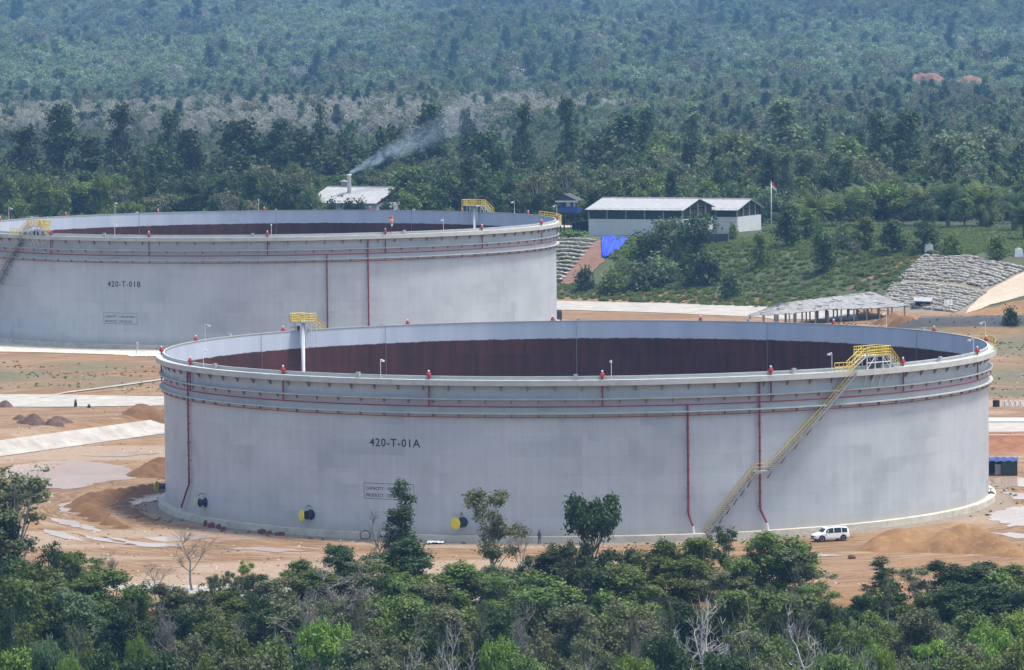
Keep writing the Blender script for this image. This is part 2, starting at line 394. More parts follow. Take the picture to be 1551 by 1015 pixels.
GZ = GZ + bump * amp * (rA > 58) * (rB > 62) - 0.02
sbank = s_bank(GX, GY)
n1 = fbm(GX, GY, 22, 11) - 0.5; n2 = fbm(GX, GY, 12, 31) - 0.5
grass = np.maximum(ss(6, 16, semb + 10 * n1), 0)
olive = ss(806, 816, GY + 10 * n1) * ss(858, 838, GY + 12 * n2) * ss(-20, -40, GX) * np.clip(0.42 + 1.6 * n2 + 0.8 * (fbm(GX * 0.5, GY * 2, 7, 81) - 0.5), 0, 0.8)
right_f = ss(790, 800, GY + 5 * n1) * ss(935, 915, GY + 8 * n1 - 0.5 * (GX - 70)) * ss(50, 62, GX)
field = np.clip(np.maximum(olive, right_f * np.clip(0.62 + 1.3 * n2, 0, 0.9)), 0, 1)
field = field * (1 - grass)
forest = np.maximum(ss(58, 80, semb + 20 * n1), ss(547, 530, GY + 8 * n1))
pale = np.clip(ss(0.5, 0.75, fbm(GX, GY * 2.2, 30, 51) + 0.05) * 0.9 * (GY < 800) + 0.8 * ss(63.5, 60, rB + n1), 0, 1) * (1 - forest)
pale = np.maximum(pale, 0.9 * ss(800, 806, GY) * 0 + 0.85 * ss(66, 72, GX) * ss(772, 776, GY) * ss(792, 788, GY))
red = ss(713, 718, GY + 4 * n2) * ss(733, 728, GY) * ss(55, 62, GX)
dark = ss(896, 898, GY) * ss(912, 908, GY) * ss(68, 72, GX)
wet = np.clip(ss(61, 57, rA + 3 * n2) * ss(0.2, 1.0, (A_C[1] + 8 - GY) / 30 + 0.6), 0, 1) * 0.9
nv = GX.size; iy, ix = GX.shape
idx = np.arange(nv).reshape(iy, ix)
F = np.stack([idx[:-1, :-1], idx[:-1, 1:], idx[1:, 1:], idx[1:, :-1]], -1).reshape(-1, 4)
me = np_mesh('ground', np.stack([GX, GY, GZ], -1).reshape(-1, 3), F, smooth=True)
a = me.attributes.new('field', 'FLOAT', 'POINT'); a.data.foreach_set('value', field.astype(np.float32).ravel())
for nm, ch in (('zone_one', (grass, forest, pale)), ('zone_two', (red, wet, dark))):
    a = me.color_attributes.new(nm, 'FLOAT_COLOR', 'POINT')
    a.data.foreach_set('color', np.stack([*ch, np.ones_like(GX)], -1).astype(np.float32).ravel())
m, t, b, o = new_mat('ground_earth')
P = N(t, 'ShaderNodeNewGeometry').outputs['Position']
a1 = N(t, 'ShaderNodeAttribute'); a1.attribute_name = 'zone_one'; s1 = N(t, 'ShaderNodeSeparateColor'); t.links.new(a1.outputs['Color'], s1.inputs[0])
a2 = N(t, 'ShaderNodeAttribute'); a2.attribute_name = 'zone_two'; s2 = N(t, 'ShaderNodeSeparateColor'); t.links.new(a2.outputs['Color'], s2.inputs[0])
nA = noise(t, 0.05, 6, P, 0.6); nB = noise(t, 0.35, 7, P, 0.65); nC = noise(t, 1.6, 6, P, 0.7)
c = mix(t, ramp(t, nA, 0.36, 0.62), (0.195, 0.102, 0.034), (0.25, 0.152, 0.070))
c = mix(t, mth(t, 'MULTIPLY', ramp(t, nB, 0.5, 0.68), 0.8), c, (0.125, 0.062, 0.022))
# wheel tracks that curl round the front tank
vs_ = N(t, 'ShaderNodeVectorMath', operation='SUBTRACT'); t.links.new(P, vs_.inputs[0]); vs_.inputs[1].default_value = (A_C[0], A_C[1], 0)
sp = N(t, 'ShaderNodeSeparateXYZ'); t.links.new(vs_.outputs[0], sp.inputs[0])
rr = mth(t, 'SQRT', mth(t, 'ADD', mth(t, 'MULTIPLY', sp.outputs[0], sp.outputs[0]), mth(t, 'MULTIPLY', sp.outputs[1], sp.outputs[1])))
an = mth(t, 'ARCTAN2', sp.outputs[1], sp.outputs[0])
cb = N(t, 'ShaderNodeCombineXYZ'); t.links.new(mth(t, 'MULTIPLY', rr, 0.55), cb.inputs[0]); t.links.new(mth(t, 'MULTIPLY', an, 5.0), cb.inputs[1])
tr = noise(t, 1.0, 5, cb.outputs[0], 0.65, 0.6)
c = mix(t, mth(t, 'MULTIPLY', ramp(t, tr, 0.52, 0.66), 0.75), c, (0.32, 0.235, 0.155))
c = mix(t, mth(t, 'MULTIPLY', ramp(t, tr, 0.45, 0.33), 0.7), c, (0.15, 0.085, 0.042))
cb2 = N(t, 'ShaderNodeCombineXYZ'); t.links.new(mth(t, 'MULTIPLY', rr, 1.9), cb2.inputs[0]); t.links.new(mth(t, 'MULTIPLY', an, 13.0), cb2.inputs[1])
tr2 = noise(t, 1.0, 4, cb2.outputs[0], 0.6, 1.0)
rutm = ramp(t, noise(t, 0.045, 3, P, 0.5), 0.40, 0.50)
c = mix(t, mth(t, 'MULTIPLY', mth(t, 'MULTIPLY', ramp(t, tr2, 0.50, 0.40), rutm), 0.75), c, (0.11, 0.062, 0.03))
c = mix(t, mth(t, 'MULTIPLY', mth(t, 'MULTIPLY', ramp(t, tr2, 0.55, 0.64), rutm), 0.6), c, (0.35, 0.27, 0.185))
c = mix(t, mth(t, 'MULTIPLY', ramp(t, noise(t, 0.9, 6, P, 0.75), 0.55, 0.70), 0.45), c, (0.17, 0.088, 0.04))
def zone(c, mask, col, lo=0.35, hi=0.6, amt=0.45):
    f = ramp(t, mth(t, 'ADD', mask, mth(t, 'MULTIPLY_ADD', nB, amt, -amt / 2)), lo, hi)
    return mix(t, f, c, col)
c = zone(c, s1.outputs[2], mix(t, ramp(t, nC, 0.35, 0.65), (0.245, 0.165, 0.10), (0.33, 0.25, 0.175)), 0.3, 0.8, 0.6)
c = zone(c, s2.outputs[0], mix(t, ramp(t, nB, 0.35, 0.6), (0.30, 0.13, 0.055), (0.20, 0.08, 0.035)))
c = zone(c, s2.outputs[1], mix(t, ramp(t, nC, 0.35, 0.65), (0.18, 0.14, 0.10), (0.27, 0.215, 0.16)), 0.3, 0.8)
fa = N(t, 'ShaderNodeAttribute'); fa.attribute_name = 'field'
c = zone(c, fa.outputs['Fac'], mix(t, ramp(t, nB, 0.35, 0.65), (0.085, 0.085, 0.038), (0.165, 0.14, 0.08)), 0.25, 0.75, 0.6)
gc = mix(t, ramp(t, nC, 0.35, 0.65), (0.034, 0.056, 0.016), (0.062, 0.085, 0.028))
gc = mix(t, ramp(t, nA, 0.45, 0.65), gc, (0.085, 0.085, 0.04))
c = zone(c, s1.outputs[0], gc, 0.3, 0.65, 0.6)
c = zone(c, s2.outputs[2], (0.05, 0.053, 0.055))
c = zone(c, s1.outputs[1], mix(t, ramp(t, nB, 0.4, 0.65), (0.025, 0.036, 0.015), (0.055, 0.07, 0.03)))
t.links.new(c, b.inputs['Base Color']); b.inputs['Roughness'].default_value = 0.92
bp = N(t, 'ShaderNodeBump'); bp.inputs['Strength'].default_value = 0.5; bp.inputs['Distance'].default_value = 0.3
t.links.new(mth(t, 'ADD', nC, mth(t, 'MULTIPLY', tr2, 1.2)), bp.inputs['Height']); t.links.new(bp.outputs[0], b.inputs['Normal'])
me.materials.append(m)
tag(link('ground', me), kind='structure')

def drape(name, near, far, mat, lift=0.06, nu=60, nvv=6, jit=0.0, seed=0):
    """sheet between two pixel polylines, laid on the terrain"""
    near = [ground_hit(*p) for p in near]; far = [ground_hit(*p) for p in far]
    def samp(pl, u):
        u = u * (len(pl) - 1); i = min(int(u), len(pl) - 2); return pl[i] + (pl[i + 1] - pl[i]) * (u - i)
    rg = np.random.default_rng(seed); mb = MB(); G = []
    ja = np.convolve(rg.normal(0, 1, nu + 9), np.ones(5) / 5, 'same')[4:4 + nu]; jb = np.convolve(rg.normal(0, 1, nu + 9), np.ones(5) / 5, 'same')[4:4 + nu]
    for i in range(nu):
        u = i / (nu - 1); a, c_ = samp(near, u), samp(far, u); row = []
        for j in range(nvv):
            v = j / (nvv - 1); p = a + (c_ - a) * v
            y = p[1] + jit * (ja[i] * (1 - v) + jb[i] * v)
            row.append((p[0], y, gzs(p[0], y) + lift))
        G.append(row)
    mb.grid(G); return mb.build(name, mat, smooth=True)
def pool(name, pts, z, mat, jit=0.25, seed=0, kind='structure'):
    W = [at_z(px, py, z)[:2] for px, py in pts]; rg = random.Random(seed); out = []
    for i in range(len(W)):
        a, c_ = W[i], W[(i + 1) % len(W)]; n = max(2, int(np.hypot(*(c_ - a)) / 1.2))
        for k in range(n):
            p = a + (c_ - a) * k / n; out.append((p[0] + rg.gauss(0, jit), p[1] + rg.gauss(0, jit * 1.8), z))
    mb = MB(); mb.add(out, [tuple(range(len(out)))]); return tag(mb.build(name, mat), kind=kind)

# concrete-lined bank, roads, water
tag(drape('concrete_bank', [(-60, 700.5), (0, 692), (250, 657), (330, 646)], [(-60, 676), (0, 667.5), (250, 633.5), (330, 622)], M['concrete_pale'], 0.07, 90, 8), kind='structure')
tag(drape('site_road', [(-60, 617), (100, 616.5), (255, 614.5), (300, 614)], [(-60, 597), (100, 598), (255, 601), (300, 601)], M['concrete_pale'], 0.05, 60, 5), kind='structure')
tag(drape('drain_edge', [(60, 604), (100, 596), (255, 575)], [(60, 602.4), (100, 594.3), (255, 573)], M['concrete_pale'], 0.12, 40, 2), kind='structure')
tag(drape('haul_road', [(838, 469), (1000, 474), (1140, 480), (1300, 486)], [(838, 455.5), (1000, 459), (1140, 464), (1300, 470)], M['concrete_pale'], 0.05, 70, 5, 0.4, 3), kind='structure')
tag(drape('perimeter_road', [(1480, 660), (1551, 660), (1610, 660)], [(1480, 640), (1551, 640), (1610, 640)], M['concrete_pale'], 0.05, 40, 5), kind='structure')
tag(drape('perimeter_kerb', [(1480, 640), (1610, 640)], [(1480, 634), (1610, 634)], M['walk_grey'], 0.15, 30, 3), kind='structure')
tag(drape('gravel_track', [(150, 893), (400, 910), (700, 918), (860, 900)], [(150, 882), (400, 890), (700, 898), (860, 888)], M['concrete_pale'], 0.05, 60, 5, 0.8, 5), kind='structure')
tag(drape('tank_apron', [(-60, 532), (60, 534), (160, 537), (250, 541)], [(-60, 512), (60, 519), (160, 524.5), (250, 524.5)], M['concrete'], 0.06, 60, 6), kind='structure')
pool('water', [(10, 706), (60, 700), (120, 697), (185, 705), (200, 712), (216, 722), (190, 727), (160, 729), (135, 736), (95, 741), (40, 735), (5, 722)], -0.77, M['water'], 0.3, 1)
pool('water', [(175, 757), (190, 750), (215, 746), (240, 745), (248, 752), (232, 758), (205, 764), (184, 772), (176, 766)], -0.77, M['water'], 0.2, 2)
pool('water', [(88, 765), (104, 760), (122, 764), (126, 774), (118, 780), (96, 776)], -0.77, M['water'], 0.2, 3)
pool('water', [(1499, 725), (1530, 722), (1600, 728), (1600, 742), (1540, 737), (1502, 741)], -0.77, M['water'], 0.25, 4)
pool('water', [(1505, 775), (1560, 765), (1600, 775), (1600, 795), (1530, 798), (1500, 786)], -0.77, M['water'], 0.3, 6)
pool('water', [(1515, 745), (1560, 748), (1600, 755), (1540, 757)], -0.77, M['water'], 0.25, 8)
for k_, pl_ in enumerate(([(70, 783), (110, 789), (160, 803), (150, 806), (100, 796)], [(150, 812), (220, 822), (300, 826), (220, 829)], [(20, 748), (70, 747), (84, 752), (40, 757)], [(110, 806), (170, 818), (200, 826), (140, 818)], [(60, 800), (95, 806), (130, 820), (80, 812)], [(1500, 806), (1551, 808), (1600, 814), (1540, 816)], [(330, 830), (420, 836), (470, 834), (390, 829)], [(1190, 840), (1240, 843), (1280, 841), (1235, 838)], [(120, 690), (200, 684), (245, 686), (180, 692)])):
    pool('water', pl_, -0.765, M['water'], 0.22, 30 + k_)
pool('water', [(215, 815), (300, 809), (330, 814), (250, 822)], -0.77, M['water'], 0.2, 9)

# ------------------------------------------------------------------ the two tanks
def theta_px(C, zb, px, z, near=True):
    lo, hi = (-1.5, 1.5) if near else (math.pi - 1.5, math.pi + 1.5)
    f = lambda th: proj((C[0] + TR * math.sin(th), C[1] - TR * math.cos(th), zb + z))[0] - px
    flo = f(lo)
    for _ in range(50):
        m_ = (lo + hi) / 2
        if (f(m_) > 0) == (flo > 0): lo = m_
        else: hi = m_
    return (lo + hi) / 2
def pol(th, r, z): return (r * math.sin(th), -r * math.cos(th), z)
def ring(mb, r1, z1, r2, z2, n=240, a0=0, a1=2 * math.pi):
    mb.grid([[pol(a0 + (a1 - a0) * k / n, r1, z1), pol(a0 + (a1 - a0) * k / n, r2, z2)] for k in range(n + 1)])
def pbox(mb, th, r, z, st, sr, sz):   # box with tangential, radial, vertical size
    mb.box(pol(th, r, z), (st, sr, sz), th)
def wrapped_text(body, size, th, z, r, mat, name, parent, bold=0.0, spacing=1.0, align='LEFT'):
    cu = bpy.data.curves.new(name, 'FONT'); cu.body = body; cu.size = size; cu.offset = bold; cu.space_character = spacing; cu.align_x = align; cu.resolution_u = 2
    ob = bpy.data.objects.new(name, cu); COL.objects.link(ob)
    dg = bpy.context.evaluated_depsgraph_get(); me0 = bpy.data.meshes.new_from_object(ob.evaluated_get(dg))
    bpy.data.objects.remove(ob); bpy.data.curves.remove(cu)
    vs = [pol(th + v.co.x / r, r, z + v.co.y) for v in me0.vertices]
    for v, c_ in zip(me0.vertices, vs): v.co = c_
    me0.materials.clear(); me0.materials.append(mat); me0.name = name
    return link(name, me0, parent)
def railing(mb, pts, h=1.1, step=0.9, r=0.035, levels=(0.12, 0.6, 1.1), kick=True):
    for a, c_ in zip(pts[:-1], pts[1:]):
        a = np.array(a, float); c_ = np.array(c_, float); L = np.linalg.norm(c_ - a); n = max(1, int(round(L / step)))
        for k in range(n + 1):
            p = a + (c_ - a) * k / n; mb.tube([p, p + (0, 0, h)], r, 4)
        for l in levels: mb.tube([a + (0, 0, l), c_ + (0, 0, l)], r, 4)

def build_tank(C, zb, cfg):
    root = empty('storage_tank', (C[0], C[1], zb), 0, None, cfg['label'], 'tank', 'crude oil storage tanks')
    n = 240
    mb = MB(); ring(mb, TR, 0, TR, TH, n); ring(mb, TR, TH, TR - 0.09, TH, n)
    sh = mb.build('shell', cfg['shell'], root, True)
    uvl = sh.data.uv_layers.new(name='UVMap')
    for l in sh.data.loops:
        v = sh.data.vertices[l.vertex_index].co; k = (l.vertex_index % (2 * (n + 1))) // 2
        uvl.data[l.index].uv = (2 * math.pi * k / n * TR, v.z)
    mb = MB(); ring(mb, TR - 0.09, TH, TR - 0.09, 0.5, n)
    ins = mb.build('inner_wall', M['inside'], root, True); uvl = ins.data.uv_layers.new(name='UVMap')
    for l in ins.data.loops:
        v = ins.data.vertices[l.vertex_index].co; uvl.data[l.index].uv = (2 * math.pi * (l.vertex_index // 2) / n * TR, v.z)
    mb = MB(); mb.add([pol(2 * math.pi * k / n, TR - 0.1, 0.5) for k in range(n)], [tuple(range(n))]); mb.build('floor_plate', M['inside'], root)
    mb = MB(); ring(mb, TR + 1.0, -1.6, TR + 0.95, -0.02, n); ring(mb, TR + 0.95, -0.02, TR - 0.3, 0.0, n)
    mb.build('foundation_ring', M['concrete'], root, True)
    # wind girder walkway: floor, lip, brackets
    mb = MB(); w1 = TR + 1.05; wt = TH - 0.42
    ring(mb, TR, wt, w1, wt, n); ring(mb, w1, wt, w1 + 0.02, wt - 0.68, n); mb.mi = 1; ring(mb, w1 + 0.02, wt - 0.68, w1 - 0.2, wt - 0.72, n); ring(mb, w1 - 0.2, wt - 0.72, TR, wt - 0.12, n); mb.mi = 0  # soffit rings in darkened grey paint the shadow under the lip
    ring(mb, TR - 0.14, TH + 0.02, TR + 0.06, TH + 0.02, n); ring(mb, TR + 0.06, TH + 0.02, TR + 0.06, TH - 0.12, n); ring(mb, TR - 0.14, TH - 0.12, TR - 0.14, TH + 0.02, n)
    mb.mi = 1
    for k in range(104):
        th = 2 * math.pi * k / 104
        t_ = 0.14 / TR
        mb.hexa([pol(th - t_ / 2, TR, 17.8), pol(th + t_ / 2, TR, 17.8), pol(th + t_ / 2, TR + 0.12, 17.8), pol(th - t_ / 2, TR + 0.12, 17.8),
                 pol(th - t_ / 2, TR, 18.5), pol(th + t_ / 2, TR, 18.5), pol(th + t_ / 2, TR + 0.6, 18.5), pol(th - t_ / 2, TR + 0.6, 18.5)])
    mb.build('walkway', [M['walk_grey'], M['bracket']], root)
    for zg in (16.86, 15.1):
        mb = MB(); ro = TR + 0.62
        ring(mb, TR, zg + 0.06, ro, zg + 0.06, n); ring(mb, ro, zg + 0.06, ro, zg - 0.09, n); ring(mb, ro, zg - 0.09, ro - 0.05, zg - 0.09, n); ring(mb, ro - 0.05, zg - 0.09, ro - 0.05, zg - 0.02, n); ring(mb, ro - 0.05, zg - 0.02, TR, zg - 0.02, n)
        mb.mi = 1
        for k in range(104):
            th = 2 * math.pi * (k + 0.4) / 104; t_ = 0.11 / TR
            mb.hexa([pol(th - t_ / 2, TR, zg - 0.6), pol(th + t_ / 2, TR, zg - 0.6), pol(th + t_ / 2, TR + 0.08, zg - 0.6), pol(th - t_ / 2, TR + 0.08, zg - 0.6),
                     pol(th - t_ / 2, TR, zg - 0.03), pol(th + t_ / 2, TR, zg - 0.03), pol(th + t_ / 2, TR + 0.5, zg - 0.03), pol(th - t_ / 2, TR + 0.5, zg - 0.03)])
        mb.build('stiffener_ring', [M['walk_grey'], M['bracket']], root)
    for zr, rr_ in ((15.93, 0.085), (14.62, 0.055)):
        mb = MB(); mb.tube([pol(2 * math.pi * k / 160, TR + 0.32, zr) for k in range(161)], rr_, 6, False)
        mb.build('spray_pipe', M['red_pipe'], root, True)
    # foam chambers round the rim, each with its riser
    for k in range(16):
        th = cfg['foam0'] + 2 * math.pi * k / 16
        mb = MB(); o = pol(th, TR + 0.28, TH - 0.35)
        mb.lathe([(0.12, 0), (0.12, 0.3), (0.31, 0.36), (0.32, 0.45), (0.23, 0.7), (0.12, 0.86), (0.1, 0.9)], 12, o)
        fc = mb.build('foam_chamber', M['red_foam'], root, True)
        mb = MB(); mb.lathe([(0.12, 0), (0.13, 0.14), (0.05, 0.2)], 8, (o[0], o[1], o[2] + 0.89)); mb.build('vent_cap', M['steel_white'], fc)
        mb = MB(); mb.tube([pol(th, TR + 0.32, 15.93), pol(th, TR + 0.32, 18.5), pol(th, TR + 0.28, TH - 0.33)], 0.11, 6); mb.build('riser', M['red_pipe'], fc)
    # vertical red feed pipes
    for px, z0, z1, kick, kz in cfg['feeds']:
        th = theta_px(C, zb, px, 10); mb = MB()
        mb.tube([pol(th, TR + 0.34, z1), pol(th, TR + 0.34, kz + 0.3), pol(th + kick * 0.15 / TR, TR + 0.34, kz), pol(th + kick / TR, TR + 0.55, z0 + 0.9)], 0.13, 8)
        for z in np.arange(kz + 0.6, z1, 1.7): mb.lathe([(0.2, 0), (0.2, 0.14)], 8, pol(th, TR + 0.34, z))
        for z in np.arange(kz + 1, z1, 2.4): pbox(mb, th, TR + 0.16, z, 0.1, 0.3, 0.1)
        fp = mb.build('feed_pipe', M['red_pipe'], root)
        mb = MB(); mb.tube([pol(th + kick / TR, TR + 0.55, z0 + 0.92), pol(th + kick * 1.25 / TR, TR + 0.6, z0 - 0.3)], 0.14, 8); mb.build('pipe_end', M['steel_white'], fp)
    # lamps on thin poles
    for th, h in cfg['lamps']:
        mb = MB(); r = TR + 0.95; mb.tube([pol(th, r, wt - 0.1), pol(th, r, wt + h)], 0.045, 6)
        mb.tube([pol(th, r, wt + h), pol(th, r - 0.1, wt + h + 0.12), pol(th, r - 0.55, wt + h + 0.02)], 0.04, 5)
        lp = mb.build('lamp_pole', M['steel_white'], root); mb = MB(); pbox(mb, th, r - 0.6, wt + h - 0.12, 0.3, 0.38, 0.22); mb.build('lamp_head', M['steel_white'], lp)
    # thin cables hanging on the inner wall, small rim boxes
    for th in cfg['cables']:
        mb = MB(); mb.tube([pol(th, TR - 0.25, TH), pol(th, TR - 0.25, 1.0)], 0.035, 5); mb.build('wall_cable', M['bracket'], root)
    for th in cfg['boxes']:
        mb = MB(); pbox(mb, th, TR + 0.4, TH + 0.02, 0.5, 0.35, 0.55); mb.build('junction_box', M['steel_grey'], root)
    # manholes with yellow covers swung open
    for px, z in cfg['manholes']:
        th = theta_px(C, zb, px, z) if px > 0 else px; mb = MB(); ax = pol(th, 1, 0); o = pol(th, TR - 0.05, z)
        mb.lathe([(0.66, 0.0), (0.66, 0.1), (0.40, 0.1), (0.39, 0.75), (0.56, 0.76), (0.56, 0.88)], 20, o, ax)
        mh = mb.build('manhole', M['navy'], root)
        ca_ = math.atan2(ax[1], ax[0]) - R_(24); mb = MB(); cc_ = pol(th - 0.55 / TR, TR + 1.1, z - 0.05); mb.lathe([(0.70, 0), (0.74, 0.05), (0.73, 0.12), (0.5, 0.15)], 20, cc_, (math.cos(ca_), math.sin(ca_), 0)); mb.build('cover', M['yellow_cover'], mh, False)
        mb = MB(); mb.tube([pol(th, TR + 0.05, z + 1.0), pol(th, TR + 0.6, z + 1.25), pol(th, TR + 1.0, z + 0.9)], 0.05, 6); mb.build('davit_arm', M['steel_dark'], mh)
    # spiral stair
    if 'stair' in cfg:
        (pt, zt), (pl, zl), (pb, z0) = cfg['stair']
        ts = cfg.get('stair_th') or [theta_px(C, zb, p, z) for p, z in cfg['stair']]
        hel = []
        nseg = 34
        for (ta, za), (tb, zb_) in (((ts[0], zt), (ts[1] + 0.9 / TR, zl)), ((ts[1] - 0.9 / TR, zl), (ts[2], z0))):
            hel.append([(ta + (tb - ta) * k / nseg, za + (zb_ - za) * k / nseg) for k in range(nseg + 1)])
        flight = hel[0] + hel[1]
        st = empty('stairway', (0, 0, 0)); st.parent = root
        for rr_, nm in ((TR + 0.28, 'stringer'), (TR + 1.15, 'stringer')):
            mb = MB(); mb.grid([[pol(a, rr_, z - 0.28), pol(a, rr_, z + 0.06)] for a, z in flight]); mb.grid([[pol(a, rr_ + 0.05, z + 0.06), pol(a, rr_ + 0.05, z - 0.28)] for a, z in flight])
            mb.grid([[pol(a, rr_, z + 0.06), pol(a, rr_ + 0.05, z + 0.06)] for a, z in flight]); mb.build(nm, M['bracket'], st)
        mb = MB()
        for seg in hel:
            nt_ = int(abs(seg[-1][1] - seg[0][1]) / 0.24)
            for k in range(nt_):
                u = k / nt_; a = seg[0][0] + (seg[-1][0] - seg[0][0]) * u; z = seg[0][1] + (seg[-1][1] - seg[0][1]) * u
                pbox(mb, a, TR + 0.72, z, 0.3, 0.8, 0.04)
        am = ts[1]; pbox(mb, am, TR + 0.72, zl, 1.9, 0.85, 0.08)
        mb.build('treads', M['steel_grey'], st)
        for rr_ in (TR + 0.3, TR + 1.18):
            mb = MB()
            for l in (0.5, 0.98): mb.tube([pol(a, rr_, z + l) for a, z in flight], 0.036, 5)
            for a, z in flight[::3]: mb.tube([pol(a, rr_, z), pol(a, rr_, z + 0.98)], 0.03, 4)
            mb.build('handrail', M['yellow_stair'], st)
        for a, z in flight[3::5]:
            mb = MB(); mb.tube([pol(a, TR, z - 1.3), pol(a, TR + 1.1, z - 0.3), pol(a, TR, z - 0.3)], 0.06, 5)
            mb.build('stair_bracket', M['steel_dark'], st)
    # platforms over the rim
    for th, near, pole, wd in cfg['platforms']:
        pf = empty('gauge_platform', (0, 0, 0)); pf.parent = root
        dz = TH + 1.25; hw = wd / 2; r1, r2 = TR - 1.5, TR + 0.9
        q = lambda u, r, z: pol(th + u / TR, r, z)
        mb = MB(); mb.hexa([q(-hw, r1, dz - 0.14), q(-hw, r2, dz - 0.14), q(hw, r2, dz - 0.14), q(hw, r1, dz - 0.14), q(-hw, r1, dz), q(-hw, r2, dz), q(hw, r2, dz), q(hw, r1, dz)])
        mb.build('deck', M['walk_grey'], pf)
        mb = MB(); lv = (0.1, 0.4, 0.75, 1.12)
        railing(mb, [q(-hw, r2, dz), q(0, r2, dz), q(hw, r2, dz), q(hw, r1, dz), q(0, r1, dz), q(-hw, r1, dz)], 1.15, 0.45, 0.05, lv)
        mb.build('railing', M['yellow'], pf)
        mb = MB()
        for u in (-hw, -hw / 3, hw / 3, hw):
            mb.tube([q(u, r2 - 0.05, wt), q(u, r2 - 0.05, dz - 0.1)], 0.08, 5); mb.tube([q(u, r2 - 0.05, wt - 0.7), q(u * 0.9, TR, wt - 2.2)], 0.07, 5)
            mb.tube([q(u, r1 + 0.1, TH - 2), q(u, r1 + 0.1, dz - 0.1)], 0.08, 5)
        mb.tube([q(-hw, r2 - 0.05, wt), q(-hw / 3, r2 - 0.05, dz - 0.1)], 0.05, 5); mb.tube([q(hw, r2 - 0.05, wt), q(hw / 3, r2 - 0.05, dz - 0.1)], 0.05, 5)
        mb.tube([q(-hw, r2 - 0.05, (wt + dz) / 2), q(hw, r2 - 0.05, (wt + dz) / 2)], 0.06, 5)
        mb.build('support_legs', M['steel_white'], pf)
        mb = MB(); pbox(mb, th, TR + 0.06, TH - 0.42 + 0.55, wd * 0.55, 0.1, 0.95)
        mb.build('overflow_dark_panel', M['steel_dark'], pf)  # solid dark panel, its colour stands in for the depth of an opening
        for sgn in ((-1, 1) if near else (-1,)):
            ln = 2.6 if sgn < 0 else 1.7
            mb = MB(); mb.tube([q(sgn * hw, r2 - 0.1, dz), q(sgn * (hw + ln), r2 - 0.1, wt)], 0.08, 5); mb.tube([q(sgn * hw, r1 + 1.3, dz), q(sgn * (hw + ln), r1 + 1.3 + (0.4 if sgn < 0 else 0), wt)], 0.08, 5)
            for k in range(1, 8):
                u = k / 8; pbox(mb, th + sgn * (hw + ln * u) / TR, TR + 0.35, dz + (wt - dz) * u, 0.25, 0.9, 0.04)
            mb.build('steps', M['walk_grey'], pf)
            mb = MB()
            for rr_ in (r2 - 0.1, TR - 0.1):
                for l in (0.5, 1.1): mb.tube([q(sgn * hw, rr_, dz + l), q(sgn * (hw + ln), rr_, wt + l)], 0.05, 4)
                for k in range(6):
                    u = k / 5; mb.tube([q(sgn * (hw + ln * u), rr_, dz + (wt - dz) * u), q(sgn * (hw + ln * u), rr_, dz + (wt - dz) * u + 1.1)], 0.045, 4)
            if sgn < 0 and near:
                railing(mb, [q(-(hw + ln), r2 + 0.1, wt), q(-(hw + ln + 2.8), r2 + 0.1, wt)], 1.1, 0.7, 0.045)
            mb.build('stair_rail', M['yellow'], pf)
        mb = MB(); pbox(mb, th + 0.7 / TR, TR - 1.0, dz + 0.75, 0.34, 0.3, 0.3); mb.build('gauge_head', M['steel_dark'], pf)
        if pole is not None:
            mb = MB(); o = pol(th + pole / TR, TR - 0.9, 0.5); mb.lathe([(0.26, 0), (0.26, dz - 0.6)], 14, o); mb.build('guide_pole', M['steel_white'], root, True)
    if 'rail' in cfg:
        a0, a1 = cfg['rail']; mb = MB()
        railing(mb, [pol(a0 + (a1 - a0) * k / 14, TR + 1.0, wt) for k in range(15)], 1.1, 1.2, 0.05)
        mb.build('walkway_rail', M['yellow'], root)
    # lettering
    px, z, size = cfg['name_at']
    th = theta_px(C, zb, px, z); wrapped_text(cfg['name'], size, th, z, TR + 0.012, M['letter'], 'tank_number', root, 0.018, 1.12)
    px, ztop, pw, ph = cfg['plate_at']; th = theta_px(C, zb, px, ztop)
    mb = MB()
    for (u0, u1, za, zb_) in ((0, pw, ztop - 0.07, ztop), (0, pw, ztop - ph, ztop - ph + 0.07), (0, 0.07, ztop - ph + 0.07, ztop - 0.07), (pw - 0.07, pw, ztop - ph + 0.07, ztop - 0.07)):
        k = 10; mb.grid([[pol(th + (u0 + (u1 - u0) * i / k) / TR, TR + 0.012, za), pol(th + (u0 + (u1 - u0) * i / k) / TR, TR + 0.012, zb_)] for i in range(k + 1)])
    pl = mb.build('capacity_plate', M['letter_grey'], root)
    wrapped_text('CAPACITY : 1.000.000 BBLS', 0.56, th + 0.28 / TR, ztop - 0.86, TR + 0.012, M['letter_grey'], 'capacity_line', pl, 0.012, 0.95)
    wrapped_text('PRODUCT : CRUDE OIL', 0.56, th + 0.28 / TR, ztop - 1.72, TR + 0.012, M['letter_grey'], 'product_line', pl, 0.012, 0.95)
    return root

